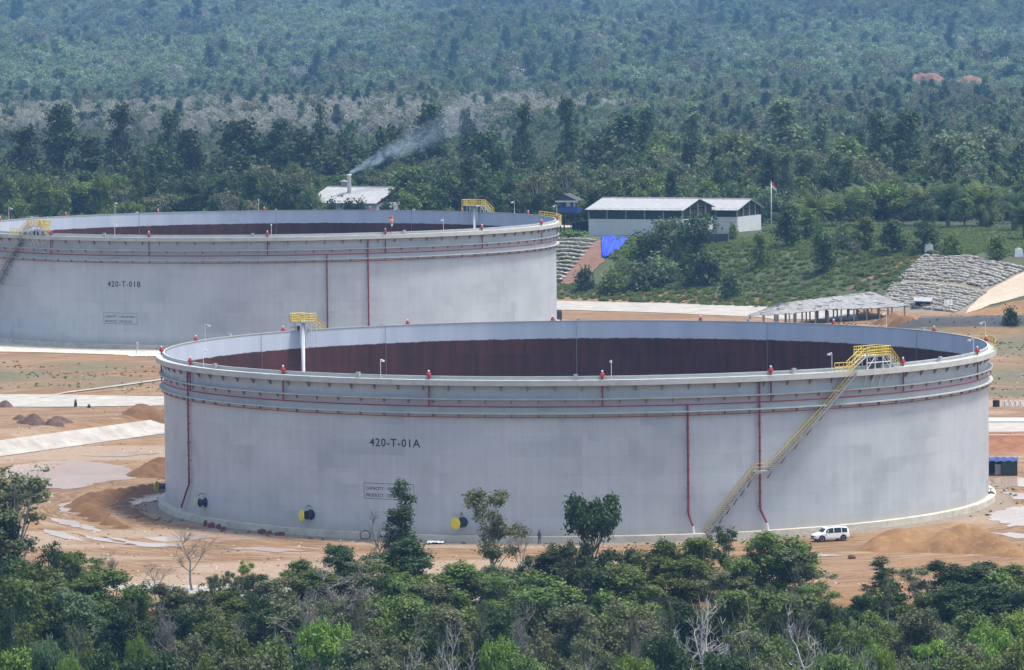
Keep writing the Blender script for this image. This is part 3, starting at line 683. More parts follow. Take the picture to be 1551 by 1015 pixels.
A3 = (A_C[0], A_C[1]); D = R_
tA = lambda px, z=TH, near=True: theta_px(A3, 0.0, px, z, near)
tB = lambda px, z=TH, near=True: theta_px(B_C, B_Z, px, z, near)
cfgA = dict(label='big open-topped grey storage tank in front, numbered 420-T-01A, with yellow spiral stair', shell=M['shell_front'],
    foam0=tA(912), name='420-T-01A', name_at=(560, 10.75, 1.42), plate_at=(551, 6.15, 7.0, 2.0),
    feeds=[(289, -0.4, 18.4, -2.6, 3.4), (1041, 0.0, 15.9, 0.5, 2.2), (1149, 0.0, 18.4, 0.8, 2.4)],
    lamps=[(tA(p), 2.3) for p in (318, 582, 925, 1253, 1464)] + [(tA(p, near=False), 2.3) for p in (1335, 320)] + [(D(97), 2.6)],
    cables=[tA(p, near=False) for p in (394, 583, 873, 1163, 1390)], boxes=[tA(p, near=False) for p in (352, 580, 876, 1132, 1395)] + [tA(p) for p in (330, 545, 872, 1200, 1420)],
    manholes=[(-1.5, 1.7), (311, 1.75), (471, 1.75), (701, 1.6)],
    stair=((1288, 18.9), (1149, 7.4), (1066, 0.0)),
    platforms=[(tA(1324), True, None, 4.2), (tA(457, near=False), False, 0.6, 3.0)], rail=(D(80), D(101)))
build_tank(A3, 0.0, cfgA)
cfgB = dict(label='open-topped grey storage tank standing behind, numbered 420-T-01B, cut by the left edge', shell=M['shell_rear'],
    foam0=tB(405), name='420-T-01B', name_at=(163, 10.3, 1.42), plate_at=(157, 5.6, 7.0, 2.0),
    feeds=[(495, 0.0, 15.9, 0.5, 2.2), (557, 0.0, 18.4, 0.8, 2.4)],
    lamps=[(tB(p), 2.3) for p in (178, 411, 667)] + [(tB(p, near=False), 2.6) for p in (20, 178, 392, 773)] + [(D(99), 2.6)],
    cables=[tB(p, near=False) for p in (210, 418, 624)], boxes=[tB(p, near=False) for p in (50, 209, 418, 625)] + [tB(p) for p in (160, 383, 611)],
    manholes=[], platforms=[(tB(57), True, None, 3.6), (tB(719, near=False), False, -0.9, 4.4)],
    stair=((40, 18.9), (0, 7.4), (0, 0.0)), stair_th=[tB(40), tB(40) - 0.25, tB(40) - 0.42], rail=(D(84), D(112)))
rootB = build_tank(B_C, B_Z, cfgB)
th = tB(589); mb = MB(); mb.tube([pol(th, TR + 0.9, 18.9), pol(th, TR + 0.9, 22.6)], 0.05, 5); ws = mb.build('windsock_pole', M['red_pipe'], rootB)
mb = MB(); mb.mi = 0
o = np.array(pol(th, TR + 0.9, 22.5))
for k in range(4):
    mb.mi = k % 2; a, c_ = o + np.array((0.05 + 0.03 * k, 0, -0.45 * k)), o + np.array((0.08 + 0.03 * k, 0, -0.45 * (k + 1))); mb.tube([a, c_], [0.38 - 0.06 * k, 0.32 - 0.06 * k], 8)
mb.build('windsock', [M['orange'], M['flag_white']], ws)

# ------------------------------------------------------------------ tree prototypes
def tube_np(rows, out_v, out_f, n=5):
    """rows: list of (points, radii)"""
    for pts, rs in rows:
        mb = MB(); mb.tube(pts, list(rs), n, False); b = len(out_v); out_v += mb.v; out_f += [tuple(b + i for i in f) for f in mb.f]
def lobes_for(kind, rg):
    L = []
    if kind == 'round':
        H, W = 9.0, 7.5
        sk = rg.uniform(0.2, 0.5)
        for _ in range(26):
            z = rg.uniform(0.12, 0.95); R = math.sin(math.pi * min(1, (z + 0.08) / 1.12)) ** 0.7 * W * 0.40; a = rg.uniform(0, 6.283); r = R * rg.uniform(0.25, 1.12); z += rg.gauss(0, 0.05) + sk * 0.1 * math.cos(a)
            L.append((r * math.cos(a), r * math.sin(a), z * H, rg.uniform(0.6, 1.35), 0.95))
    elif kind == 'tall':
        H, W = 17.0, 7.0
        for k in range(24):
            z = 0.10 + 0.87 * (k / 23) ** 0.9; R = (1.02 - z) ** 0.65 * W * 0.46; a = rg.uniform(0, 6.283); r = R * rg.uniform(0.35, 1.1)
            L.append((r * math.cos(a), r * math.sin(a), z * H, rg.uniform(0.85, 1.6) * (1.15 - 0.5 * z), 1.15))
    elif kind == 'spire':
        H, W = 15.0, 4.0
        for k in range(16):
            z = 0.2 + 0.79 * k / 15; R = (1.05 - z) * W * 0.35; a = rg.uniform(0, 6.283)
            L.append((R * math.cos(a), R * math.sin(a), z * H, 0.5 + 0.9 * (1 - z), 1.0))
    elif kind == 'airy':
        H, W = 12.0, 8.5
        for _ in range(20):
            z = rg.uniform(0.38, 0.97); R = W * 0.42 * math.sin(math.pi * min(1, (z - 0.2) / 0.86)) ** 0.7; a = rg.uniform(0, 6.283); r = R * rg.uniform(0.3, 1.1)
            L.append((r * math.cos(a), r * math.sin(a), z * H, rg.uniform(0.55, 1.15), 0.6))
    elif kind == 'umbrella':
        H, W = 8.0, 10.0
        for _ in range(20):
            a = rg.uniform(0, 6.283); r = W * 0.43 * math.sqrt(rg.random()); z = H * (0.93 - 0.28 * (r / (W * 0.43)) ** 2) * rg.uniform(0.86, 1)
            L.append((r * math.cos(a), r * math.sin(a), z, rg.uniform(0.9, 1.5), 0.42))
    elif kind == 'heart':
        H, W = 8.0, 7.4
        for k in range(15):
            a = rg.uniform(0, 6.283); u = rg.random(); r = W * 0.40 * u ** 0.6; z = H * (0.50 + 0.42 * u * rg.uniform(0.45, 1.05))
            L.append((r * math.cos(a), r * math.sin(a), z, rg.uniform(0.6, 1.0), 0.8))
    elif kind in ('bush', 'grasstuft'):
        H, W = 4.0, 5.0
        for _ in range(13):
            a = rg.uniform(0, 6.283); r = W * 0.34 * math.sqrt(rg.random()); z = rg.uniform(0.22, 0.82) * H * (1 - 0.35 * (r / (W * 0.34)))
            L.append((r * math.cos(a), r * math.sin(a), z, rg.uniform(0.6, 1.1), 0.8))
    return H, L
def leaf_cloud(L, n, leaf, seed, sd=1.6):
    r = np.random.default_rng(seed); L = np.array(L); pr = L[:, 3] ** 2; pr /= pr.sum()
    kc = max(len(L) * 5, n // 26); li = r.choice(len(L), kc, p=pr)
    d = r.normal(size=(kc, 3)) + (0, 0, 0.3); d /= np.linalg.norm(d, axis=1)[:, None]
    cc = L[li, :3] + d * (L[li, 3:4] * (0.5 + 0.55 * r.random((kc, 1)) ** 0.6)) * np.stack([np.ones(kc), np.ones(kc), L[li, 4]], 1)
    ct = r.random(kc); pick = r.integers(0, kc, n)
    c = cc[pick] + r.normal(size=(n, 3)) * leaf * sd * (1, 1, 0.75)
    nd = 0.7 * d[pick] + np.array((0, 0, 0.55)) + 0.75 * r.normal(size=(n, 3)); nd /= np.linalg.norm(nd, axis=1)[:, None]
    t = np.cross(nd, r.normal(size=(n, 3))); t /= np.linalg.norm(t, axis=1)[:, None]; bt = np.cross(nd, t)
    s = leaf * (0.55 + 0.75 * r.random((n, 1)))
    V = np.stack([c - t * s, c - bt * s * 0.55 + nd * s * 0.1, c + t * s, c + bt * s * 0.55 + nd * s * 0.1], 1).reshape(-1, 3)
    V[:, 2] = np.maximum(V[:, 2], 0.02)
    return V, np.arange(n * 4).reshape(n, 4), np.clip(0.72 * ct[pick] + 0.28 * r.random(n), 0, 1)
def make_proto(kind, seed, n, leaf, mat, bark):
    rg = random.Random(seed); H, L = lobes_for(kind, rg); V, F, T = leaf_cloud(L, n, leaf, seed)
    me = np_mesh('crown', V, F, LM[mat], tint=T)
    rows = []; top = max(l[2] for l in L); wob = lambda z: (0.25 * math.sin(z * 0.7 + seed), 0.25 * math.cos(z * 0.6 + seed))
    tp = [(wob(z)[0] * z / H, wob(z)[1] * z / H, z) for z in np.linspace(-0.4, top * 0.93, 8)]
    r0_ = 0.022 * H + 0.03; rows.append((tp, np.linspace(r0_, 0.03, 8)))
    if kind != 'bush' or True:
        for l in L:
            zb = max(0.12 * H, l[2] - rg.uniform(0.12, 0.3) * H) if kind in ('tall', 'spire') else max(0.1 * H, min(l[2] * 0.6, rg.uniform(0.25, 0.6) * H))
            k = min(7, max(0, int(zb / (top * 0.93) * 7))); p = np.array(tp[k]); e = np.array(l[:3]); md = (p + e) / 2 + np.array((0, 0, -0.05 * H if kind in ('heart',) else 0.03 * H))
            rows.append(([p, md, e], [r0_ * 0.38, r0_ * 0.22, 0.02]))
    v, f = [], []; tube_np(rows, v, f, 5); tm = np_mesh('trunk', v, f, bark, True)
    b = V.max(0) - V.min(0)
    return dict(crown=me, trunk=tm, H=float(V[:, 2].max()), W=float((b[0] + b[1]) / 2), kind=kind)
def make_bare(seed, H, mat_t, spread=0.55, lv=4):
    rg = random.Random(seed); big, small = [], []
    def grow(p, d, ln, r, lev):
        p = np.array(p); n = 3; pts = [p]; dd = np.array(d)
        for k in range(n):
            dd = dd + np.array([rg.gauss(0, 0.13), rg.gauss(0, 0.13), rg.gauss(0.04, 0.07)]); dd /= np.linalg.norm(dd); pts.append(pts[-1] + dd * ln / n)
        (big if lev < 2 else small).append((pts, np.linspace(r, r * 0.6, n + 1)))
        if lev >= lv: return
        for k in range(rg.randint(3, 4) if lev else rg.randint(5, 7)):
            i = rg.choice((1, 2, 3)) if lev else rg.choice((1, 2, 2, 3, 3)); q = np.array([rg.gauss(0, 1), rg.gauss(0, 1), rg.gauss(0.3, 0.5)]); q /= np.linalg.norm(q)
            nd = dd * (1 - spread) + q * spread; nd[2] = max(nd[2], -0.1); nd /= np.linalg.norm(nd)
            grow(pts[i], nd, ln * rg.uniform(0.5, 0.75), max(r * 0.55, 0.022), lev + 1)
    grow((0, 0, -0.3), (0, 0, 1), H * 0.5, 0.02 * H, 0)
    v, f = [], []; tube_np(big, v, f, 5); tm = np_mesh('trunk', v, f, mat_t, True)
    v2, f2 = [], []; tube_np(small, v2, f2, 3); cm = np_mesh('branches', v2, f2, mat_t, True)
    a = np.array(v2); b = a.max(0) - a.min(0)
    return dict(crown=cm, trunk=tm, H=float(a[:, 2].max()), W=float((b[0] + b[1]) / 2), kind='bare')
def make_palm(seed):
    rg = random.Random(seed); mb = MB(); tips = []
    for k in range(36):
        a = rg.uniform(0, 6.283); el = rg.uniform(-0.1, 1.45); ln = rg.uniform(3.6, 5.0); pts = []
        for i in range(9):
            u = i / 8; e = el - 1.5 * u * u; rad = 0.1 + ln * u * math.cos(max(-1.1, min(1.2, el - 0.75 * u))); z = 2.7 + ln * (math.sin(el) * u * 1.05 - 0.38 * u * u)
            pts.append(np.array([rad * math.cos(a), rad * math.sin(a), z]))
        side = np.array([-math.sin(a), math.cos(a), 0])
        for i in range(8):
            p, q = pts[i], pts[i + 1]; wl = 0.95 * math.sin(math.pi * min(1, (i + 1.2) / 9)) + 0.12
            for s in (-1, 1):
                for v in (0.1, 0.6):
                    c0 = p + (q - p) * v; e = c0 + side * s * wl + (q - p) * 0.6 + np.array([0, 0, -0.28 * wl + rg.gauss(0, 0.06)]); w_ = (q - p) * 0.32
                    mb.add([c0, c0 + w_, e + w_ * 0.4, e], [(0, 1, 2, 3)])
    me = bpy.data.meshes.new('crown'); me.from_pydata(mb.v, [], mb.f); me.materials.append(LM['mid'])
    at = me.attributes.new('tint', 'FLOAT', 'FACE'); at.data.foreach_set('value', np.array([rg.random() for _ in mb.f], np.float32)); me.update()
    v, f = [], []; tube_np([([(0, 0, -0.3), (0.05, 0, 1.4), (0, 0.05, 2.8)], (0.42, 0.36, 0.4))], v, f, 8); tm = np_mesh('trunk', v, f, M['bark'], True)
    a = np.array(mb.v); return dict(crown=me, trunk=tm, H=float(a[:, 2].max()), W=float(a[:, 0].max() - a[:, 0].min()), kind='palm')

FG = {}
for k, sd, n, lf, bk in (('round', 3, 12000, 0.19, 'bark'), ('round', 14, 11000, 0.19, 'bark_pale'), ('round', 62, 10000, 0.18, 'bark'), ('round', 73, 9000, 0.2, 'bark_pale'), ('airy', 5, 6000, 0.19, 'bark_pale'), ('airy', 26, 5600, 0.19, 'bark_pale'), ('umbrella', 7, 9500, 0.2, 'bark'),
                         ('heart', 8, 6000, 0.21, 'bark'), ('tall', 9, 7500, 0.20, 'bark_pale'), ('bush', 10, 3200, 0.18, 'bark'), ('bush', 21, 3200, 0.17, 'bark')):
    FG.setdefault(k, []).append(make_proto(k, sd, n, lf, 'mid', M[bk]))
FG['bare'] = [make_bare(4, 9, M['twig_white']), make_bare(15, 8, M['twig_white'], 0.6)]
FG['twig'] = [make_bare(6, 7, M['twig_grey'], 0.6, 5), make_bare(27, 8, M['twig_grey'], 0.5)]
FG['palm'] = [make_palm(3), make_palm(8)]
MG = {}
for k, sd, n, lf, mt in (('round', 33, 2400, 0.34, 'mid'), ('round', 44, 2400, 0.35, 'dark'), ('round', 55, 2200, 0.34, 'teal'), ('tall', 35, 3600, 0.36, 'dark'), ('tall', 36, 3400, 0.36, 'teal'), ('airy', 37, 1300, 0.34, 'olive'),
                         ('umbrella', 38, 1700, 0.38, 'mid'), ('spire', 39, 1300, 0.34, 'dark'), ('bush', 40, 1100, 0.3, 'mid'), ('bush', 41, 1000, 0.28, 'olive'), ('round', 57, 2000, 0.34, 'pale'), ('grasstuft', 50, 700, 0.34, 'grass'), ('airy', 42, 800, 0.30, 'dry'), ('airy', 43, 700, 0.30, 'dry')):
    MG.setdefault(k + ('_dry' if mt == 'dry' else ''), []).append(make_proto(k, sd, n, lf, mt, M['bark_pale' if k == 'airy' else 'bark']))

# labels: look + landmark, made unique by counting along the row
PENDING = []
LOOK = {'round': 'round', 'tall': 'tall', 'airy': 'open-crowned', 'umbrella': 'spreading', 'heart': 'heart-shaped', 'bush': 'bushy', 'spire': 'spire-like', 'bare': 'pale leafless', 'twig': 'leafless', 'palm': 'feathery'}
def put_tree(P, proto, H, W, rz, mat, name, label, cat, group, px=0):
    sx = W / proto['W']; sz = H / proto['H']
    o = empty(name, P, rz, (sx, sx, sz), label, cat, group)
    t = link('trunk', proto['trunk'], o); c_ = link('branches' if proto['kind'] in ('bare', 'twig') else 'crown', proto['crown'], o)
    if mat and proto['kind'] != 'bare':
        c_.material_slots[0].link = 'OBJECT'; c_.material_slots[0].material = LM[mat]
    PENDING.append((o, label, px)); return o, c_, t
ORD = ['first', 'second', 'third', 'fourth', 'fifth', 'sixth', 'seventh', 'eighth', 'ninth', 'tenth', 'eleventh', 'twelfth', 'thirteenth', 'fourteenth', 'fifteenth', 'sixteenth', 'seventeenth', 'eighteenth', 'nineteenth', 'twentieth']
def settle_labels():
    d = {}
    for o, l, px in PENDING: d.setdefault(l, []).append((px, o))
    for l, it in d.items():
        it.sort(key=lambda q: q[0]); n = len(it)
        for i, (px, o_) in enumerate(it):
            pre = '' if n == 1 else ('left ' if i == 0 else 'right ') if n == 2 else 'leftmost ' if i == 0 else 'rightmost ' if i == n - 1 else ORD[i] + ' from left '
            o_['label'] = pre + l
def mark(px, tbl):
    for x, nm in tbl:
        if px < x: return nm
    return tbl[-1][1]
FGT = [(70, 'below the pale bank'), (150, 'below the muddy pool'), (235, 'below the crescent soil bank'), (320, 'below the left corner pipe'), (425, 'below the blocks at tank foot'), (520, 'below the middle yellow manhole'), (600, 'below the capacity plate'), (665, 'below the small white board'),
       (760, 'below the right yellow manhole'), (850, 'below the standing person'), (950, 'below the heart-shaped tree'), (1040, 'below the first red pipe'), (1110, 'below the stair foot'), (1195, 'below the second red pipe'), (1300, 'below the white car'), (1400, 'below the soil heap'), (1480, 'below the heap\'s right peak'), (2000, 'below the heap\'s right end')]
rgF = random.Random(12)
def fg(px, yt, wpx, d, kind, mat, label=None, i=None, name=None, row=None):
    pr = FG[kind][(i if i is not None else rgF.randrange(9)) % len(FG[kind])]
    b = at_y(px, 900, d); z0 = gzs(b[0], d); top = at_y(px, yt, d)[2]; H = max(1.5, top - z0); W = wpx * d / CAM_F * (1.18 if kind in ('round', 'airy') else 1.0)
    if kind == 'tall' or H > 2.6 * W: pass
    row = row or ('high in thicket' if yt < 860 else 'midway in thicket' if yt < 925 else 'low in thicket')
    bare = kind in ('bare', 'twig')
    lab = label or f"{LOOK[kind]} {'' if bare else LW[mat] + ' '}tree {row} {mark(px, FGT)}"
    put_tree((b[0], d, z0), pr, H, W, rgF.uniform(0, 6.28), None if bare else mat, 'bare_tree' if bare else 'tree', lab, 'tree', 'trees in the thicket before the front tank', px)
# distinct trees first, then the fringe, the middle and the bottom of the thicket
fg(24, 702, 175, 548, 'airy', 'olive', 'tall airy grey olive tree at the left edge before the muddy pool', 0)
fg(5, 752, 70, 546, 'round', 'dark', 'dark dense tree at the left edge under the airy olive one', 0)
fg(610, 722, 78, 556, 'tall', 'dark', 'tall dark leafy tree standing before the capacity plate of the front tank', 0)
fg(745, 737, 95, 550, 'airy', 'olive', 'tall leaning grey olive tree before the right yellow manhole', 1)
fg(898, 741, 96, 556, 'heart', 'dark', 'small heart-shaped dark green tree on a thin trunk before the tank', 0)
for a in [(480, 856, 90, 541, 'round', 'mid'), (548, 846, 90, 543, 'airy', 'olive'), (420, 872, 80, 538, 'round', 'olive'), (572, 868, 80, 538, 'round', 'dark'), (350, 886, 80, 534, 'round', 'mid'), (655, 884, 90, 534, 'round', 'olive'), (108, 832, 60, 544, 'round', 'mid'), (20, 836, 90, 540, 'round', 'dark'), (770, 872, 80, 537, 'airy', 'mid'), (1095, 862, 90, 536, 'airy', 'olive'), (1235, 880, 70, 532, 'airy', 'mid'), (75, 815, 70, 540, 'round', 'dark'), (130, 843, 70, 545, 'airy', 'mid'), (60, 845, 130, 530, 'round', 'mid'), (150, 856, 120, 532, 'round', 'mid'), (255, 880, 80, 535, 'round', 'olive'), (205, 878, 80, 530, 'round', 'mid'),
          (375, 848, 36, 545, 'airy', 'bright'), (385, 868, 60, 542, 'round', 'dark'), (330, 872, 60, 540, 'airy', 'olive'), (455, 843, 62, 545, 'round', 'mid'), (515, 822, 82, 548, 'round', 'dark'), (612, 812, 105, 547, 'round', 'dark'), (580, 850, 80, 542, 'round', 'mid'),
          (652, 868, 70, 540, 'airy', 'mid'), (702, 846, 108, 540, 'round', 'mid'), (755, 852, 70, 542, 'round', 'olive'), (842, 822, 90, 546, 'round', 'dark'), (800, 838, 70, 545, 'round', 'dark'), (918, 826, 80, 548, 'bush', 'dark'), (888, 815, 55, 552, 'bush', 'dark'), (862, 812, 36, 553, 'bush', 'olive'), (955, 822, 56, 550, 'bush', 'dark'),
          (1003, 811, 84, 546, 'round', 'mid'), (1066, 812, 96, 546, 'round', 'mid'), (1035, 840, 90, 542, 'round', 'mid'), (1100, 795, 55, 552, 'airy', 'dark'), (1180, 800, 130, 540, 'round', 'mid'), (1212, 828, 92, 538, 'airy', 'olive'), (1150, 826, 90, 542, 'airy', 'mid'), (1128, 845, 80, 538, 'round', 'mid'), (830, 862, 130, 532, 'round', 'mid'), (945, 850, 110, 536, 'round', 'mid'), (895, 858, 80, 536, 'round', 'dark'),
          (1335, 840, 62, 540, 'tall', 'dark'), (1306, 895, 50, 532, 'round', 'dark'), (1388, 858, 70, 538, 'airy', 'olive'), (1432, 846, 86, 540, 'round', 'dark'), (1480, 850, 80, 541, 'round', 'dark'), (1532, 852, 85, 542, 'round', 'mid'), (1445, 880, 90, 532, 'round', 'dark'), (1500, 882, 100, 532, 'round', 'dark'), (1548, 890, 70, 530, 'round', 'dark')]: fg(*a)
for a in [(20, 870, 90, 522, 'round', 'mid'), (110, 885, 100, 522, 'round', 'teal'), (190, 910, 90, 520, 'round', 'dark'), (255, 918, 80, 520, 'round', 'dark'), (325, 915, 95, 522, 'round', 'mid'), (440, 905, 110, 522, 'round', 'olive'), (540, 915, 90, 520, 'airy', 'olive'), (610, 900, 100, 524, 'round', 'mid'), (665, 915, 90, 520, 'round', 'olive'),
          (755, 915, 80, 520, 'round', 'dark'), (870, 908, 110, 518, 'round', 'olive'), (955, 905, 120, 518, 'round', 'olive'), (1030, 900, 90, 520, 'round', 'dark'), (1120, 890, 110, 520, 'round', 'mid'), (1190, 895, 110, 520, 'round', 'mid'), (1260, 905, 70, 520, 'round', 'dark'), (1392, 915, 100, 516, 'round', 'olive'), (1330, 925, 70, 518, 'round', 'mid'), (1465, 920, 90, 516, 'round', 'mid'), (1540, 922, 70, 516, 'round', 'bright'),
          (300, 888, 70, 528, 'round', 'olive'), (395, 895, 70, 526, 'round', 'dark'), (500, 905, 80, 516, 'airy', 'olive')]: fg(*a)
for a in [(30, 935, 90, 500, 'round', 'mid'), (70, 955, 70, 492, 'umbrella', 'teal'), (122, 940, 64, 498, 'round', 'mid'), (208, 952, 56, 494, 'umbrella', 'bright'), (160, 965, 80, 488, 'round', 'dark'), (285, 955, 90, 492, 'airy', 'olive'), (350, 945, 90, 496, 'round', 'mid'), (420, 955, 100, 492, 'round', 'mid'), (490, 930, 120, 500, 'umbrella', 'bright'),
          (548, 952, 120, 492, 'round', 'olive'), (610, 960, 90, 490, 'airy', 'olive'), (655, 945, 90, 494, 'round', 'dark'), (728, 940, 70, 496, 'round', 'dark'), (758, 957, 96, 490, 'umbrella', 'bright'), (825, 940, 110, 494, 'round', 'olive'), (890, 950, 80, 492, 'airy', 'olive'), (955, 982, 90, 482, 'umbrella', 'bright'), (1010, 950, 100, 492, 'round', 'dark'), (1130, 950, 90, 490, 'airy', 'olive'),
          (1180, 955, 90, 488, 'round', 'mid'), (1285, 940, 80, 494, 'airy', 'mid'), (1325, 962, 76, 488, 'umbrella', 'bright'), (1405, 965, 80, 486, 'airy', 'bright'), (1450, 962, 110, 486, 'round', 'olive'), (1495, 935, 100, 496, 'umbrella', 'bright'), (1540, 965, 90, 486, 'round', 'mid'), (20, 975, 90, 478, 'round', 'bright'), (105, 980, 60, 476, 'umbrella', 'bright'), (230, 985, 100, 474, 'round', 'dark'),
          (310, 985, 80, 474, 'airy', 'mid'), (385, 985, 100, 474, 'round', 'olive'), (470, 985, 100, 474, 'round', 'dark'), (560, 990, 100, 472, 'airy', 'olive'), (640, 988, 80, 474, 'round', 'olive'), (800, 985, 100, 474, 'round', 'mid'), (870, 990, 80, 472, 'airy', 'olive'), (1090, 985, 90, 474, 'round', 'dark'), (1160, 985, 90, 474, 'airy', 'olive'), (1270, 985, 100, 474, 'round', 'mid'), (1370, 990, 90, 472, 'round', 'olive'), (1480, 988, 100, 472, 'airy', 'mid')]: fg(*a)
for px, yt, d in ((325, 868, 536), (348, 862, 538), (362, 872, 534), (728, 905, 516), (960, 930, 508), (1165, 880, 524), (1345, 870, 534), (545, 900, 514), (200, 905, 520), (1010, 915, 510)):
    fg(px, yt, 26, d, 'airy', 'olive', None, 1)
for px, yt, w_, d in ((255, 905, 70, 515), (480, 890, 80, 512), (640, 920, 70, 500), (780, 900, 70, 508), (1000, 925, 80, 500), (1210, 880, 60, 515), (120, 930, 70, 496), (350, 925, 60, 500), (960, 960, 60, 486), (1420, 930, 60, 498)):
    fg(px, yt, w_, d, 'twig', None)
fg(292, 795, 90, 552, 'twig', None, 'leafless grey bush-like tree before the corner pipe of the front tank', 1)
fg(175, 832, 50, 548, 'twig', None, 'small leafless shrub below the crescent soil bank', 0)
fg(237, 848, 60, 546, 'twig', None, 'small leafless shrub left of the grey leafless tree', 1)
fg(575, 765, 60, 555, 'twig', None, 'thin leafless tree beside the tall dark tree at capacity plate', 1)
fg(790, 780, 40, 552, 'twig', None, 'sparse leafless sapling between leaning olive tree and standing person', 1)
fg(508, 848, 165, 520, 'twig', None, 'wide leafless grey-brown tree in the thicket left of the tall dark tree', 0)
fg(1062, 900, 125, 498, 'bare', None, 'largest pale dead tree low in the thicket below the stair foot', 0)
fg(1225, 915, 130, 494, 'bare', None, 'wide pale dead tree low in the thicket below the white car', 1)
fg(692, 940, 70, 488, 'bare', None, 'pale dead tree low in the thicket below the right yellow manhole', 0)
fg(885, 970, 50, 480, 'bare', None, 'small pale dead tree at the bottom below the heart-shaped tree', 1)
fg(430, 930, 60, 498, 'bare', None, 'small pale dead tree below the middle yellow manhole', 1)
fg(615, 975, 70, 478, 'bare', None, 'small pale dead tree at the bottom below the tall dark tree', 0)
fg(1140, 905, 70, 500, 'bare', None, 'pale dead tree right of the largest dead one', 1)
fg(1300, 975, 60, 482, 'bare', None, 'small pale dead tree at the bottom right of the wide dead one', 0)

# ------------------------------------------------------------------ trees on and beyond the embankment
MGT = [(60, 'behind rear tank, left edge'), (150, 'behind the left yellow platform'), (240, 'behind the rear tank number'), (330, 'between tank number and chimney'), (430, 'well left of the chimney'), (500, 'just left of the chimney'), (610, 'around the chimney hall'), (700, 'right of the chimney hall'),
       (780, 'behind the rear yellow platform'), (850, 'left of the blue hut'), (920, 'behind the blue hut'), (1000, 'behind the shed, left end'), (1080, 'behind the shed, middle'), (1160, 'behind the shed gable'), (1230, 'just right of the flagpole'), (1310, 'above the grassy slope'), (1390, 'above the long grey roof'), (1470, 'above the sandbag terrace'), (2000, 'above terrace, right edge')]
SRC = {}
FIXED = []
rgM = random.Random(77)
def mg(px, yt, wpx, d, kind, mat, label=None, group='trees beyond the tanks', i=None, fits=True):
    pr = MG[kind][(i if i is not None else rgM.randrange(9)) % len(MG[kind])]
    b = at_y(px, 300, d); z0 = gzs(b[0], d); H = max(1.2, at_y(px, yt, d)[2] - z0); W = wpx * d / CAM_F
    kk = kind.split('_')[0]
    far = 'far belt' if d > 1230 else 'front row'
    lab = label or f"{LOOK[kk]} {LW[mat]} tree in {far} {mark(px, MGT)}"
    o, c_, t = put_tree((b[0], d, z0 - 0.1), pr, H, W, rgM.uniform(0, 6.28), mat, 'tree', lab, 'tree', group, px)
    FIXED.append((b[0], d, W / 2)); return o
for a in [(q[0], q[1], q[2] * 1.35, q[3], q[4], 'dark' if q[5] == 'teal' and q[0] < 900 else q[5]) for q in [(95, 155, 75, 1330, 'tall', 'dark'), (185, 154, 66, 1340, 'tall', 'dark'), (258, 165, 52, 1350, 'tall', 'teal'), (292, 186, 56, 1300, 'round', 'dark'), (38, 188, 90, 1320, 'tall', 'teal'), (375, 172, 90, 1340, 'round', 'teal'), (420, 178, 70, 1330, 'tall', 'dark'), (487, 149, 34, 1360, 'spire', 'dark'), (455, 190, 80, 1320, 'round', 'dark'), (540, 180, 70, 1350, 'round', 'teal'), (590, 182, 80, 1340, 'round', 'dark'),
          (650, 153, 80, 1370, 'tall', 'teal'), (710, 160, 44, 1380, 'tall', 'teal'), (795, 152, 48, 1340, 'tall', 'dark'), (858, 141, 54, 1330, 'tall', 'dark'), (940, 168, 90, 1310, 'tall', 'dark'), (978, 160, 60, 1330, 'tall', 'dark'), (920, 200, 80, 1290, 'round', 'dark'), (1050, 165, 60, 1380, 'tall', 'teal'), (1183, 147, 96, 1360, 'tall', 'teal'), (1245, 170, 48, 1380, 'tall', 'teal'), (1330, 165, 52, 1340, 'tall', 'dark'), (1372, 164, 80, 1330, 'tall', 'dark'),
          (1450, 193, 110, 1320, 'round', 'olive'), (1545, 210, 60, 1280, 'tall', 'teal'), (1500, 195, 50, 1380, 'tall', 'teal'), (140, 205, 80, 1280, 'tall', 'teal'), (230, 215, 80, 1270, 'round', 'dark'), (340, 215, 90, 1270, 'round', 'dark'), (520, 205, 90, 1290, 'round', 'dark'), (745, 190, 70, 1300, 'round', 'teal'), (1110, 195, 90, 1300, 'round', 'mid'), (1010, 195, 80, 1300, 'round', 'mid'), (1290, 200, 80, 1290, 'round', 'mid')]]: mg(*a)
mg(1455, 196, 100, 1300, 'round', 'pale', 'pale green domed tree high above the sandbag terrace', i=3)
mg(630, 246, 100, 1190, 'round', 'mid', 'big domed mid green tree just right of the chimney hall', i=0)
mg(795, 252, 115, 1150, 'umbrella', 'dark', 'wide dark spreading tree left of the blue hut', i=0)
for px, w_ in ((500, 34), (528, 40), (548, 26), (585, 34), (470, 30)): mg(px, 292 + (px % 7), w_, 1165, 'bush', 'dark', None)
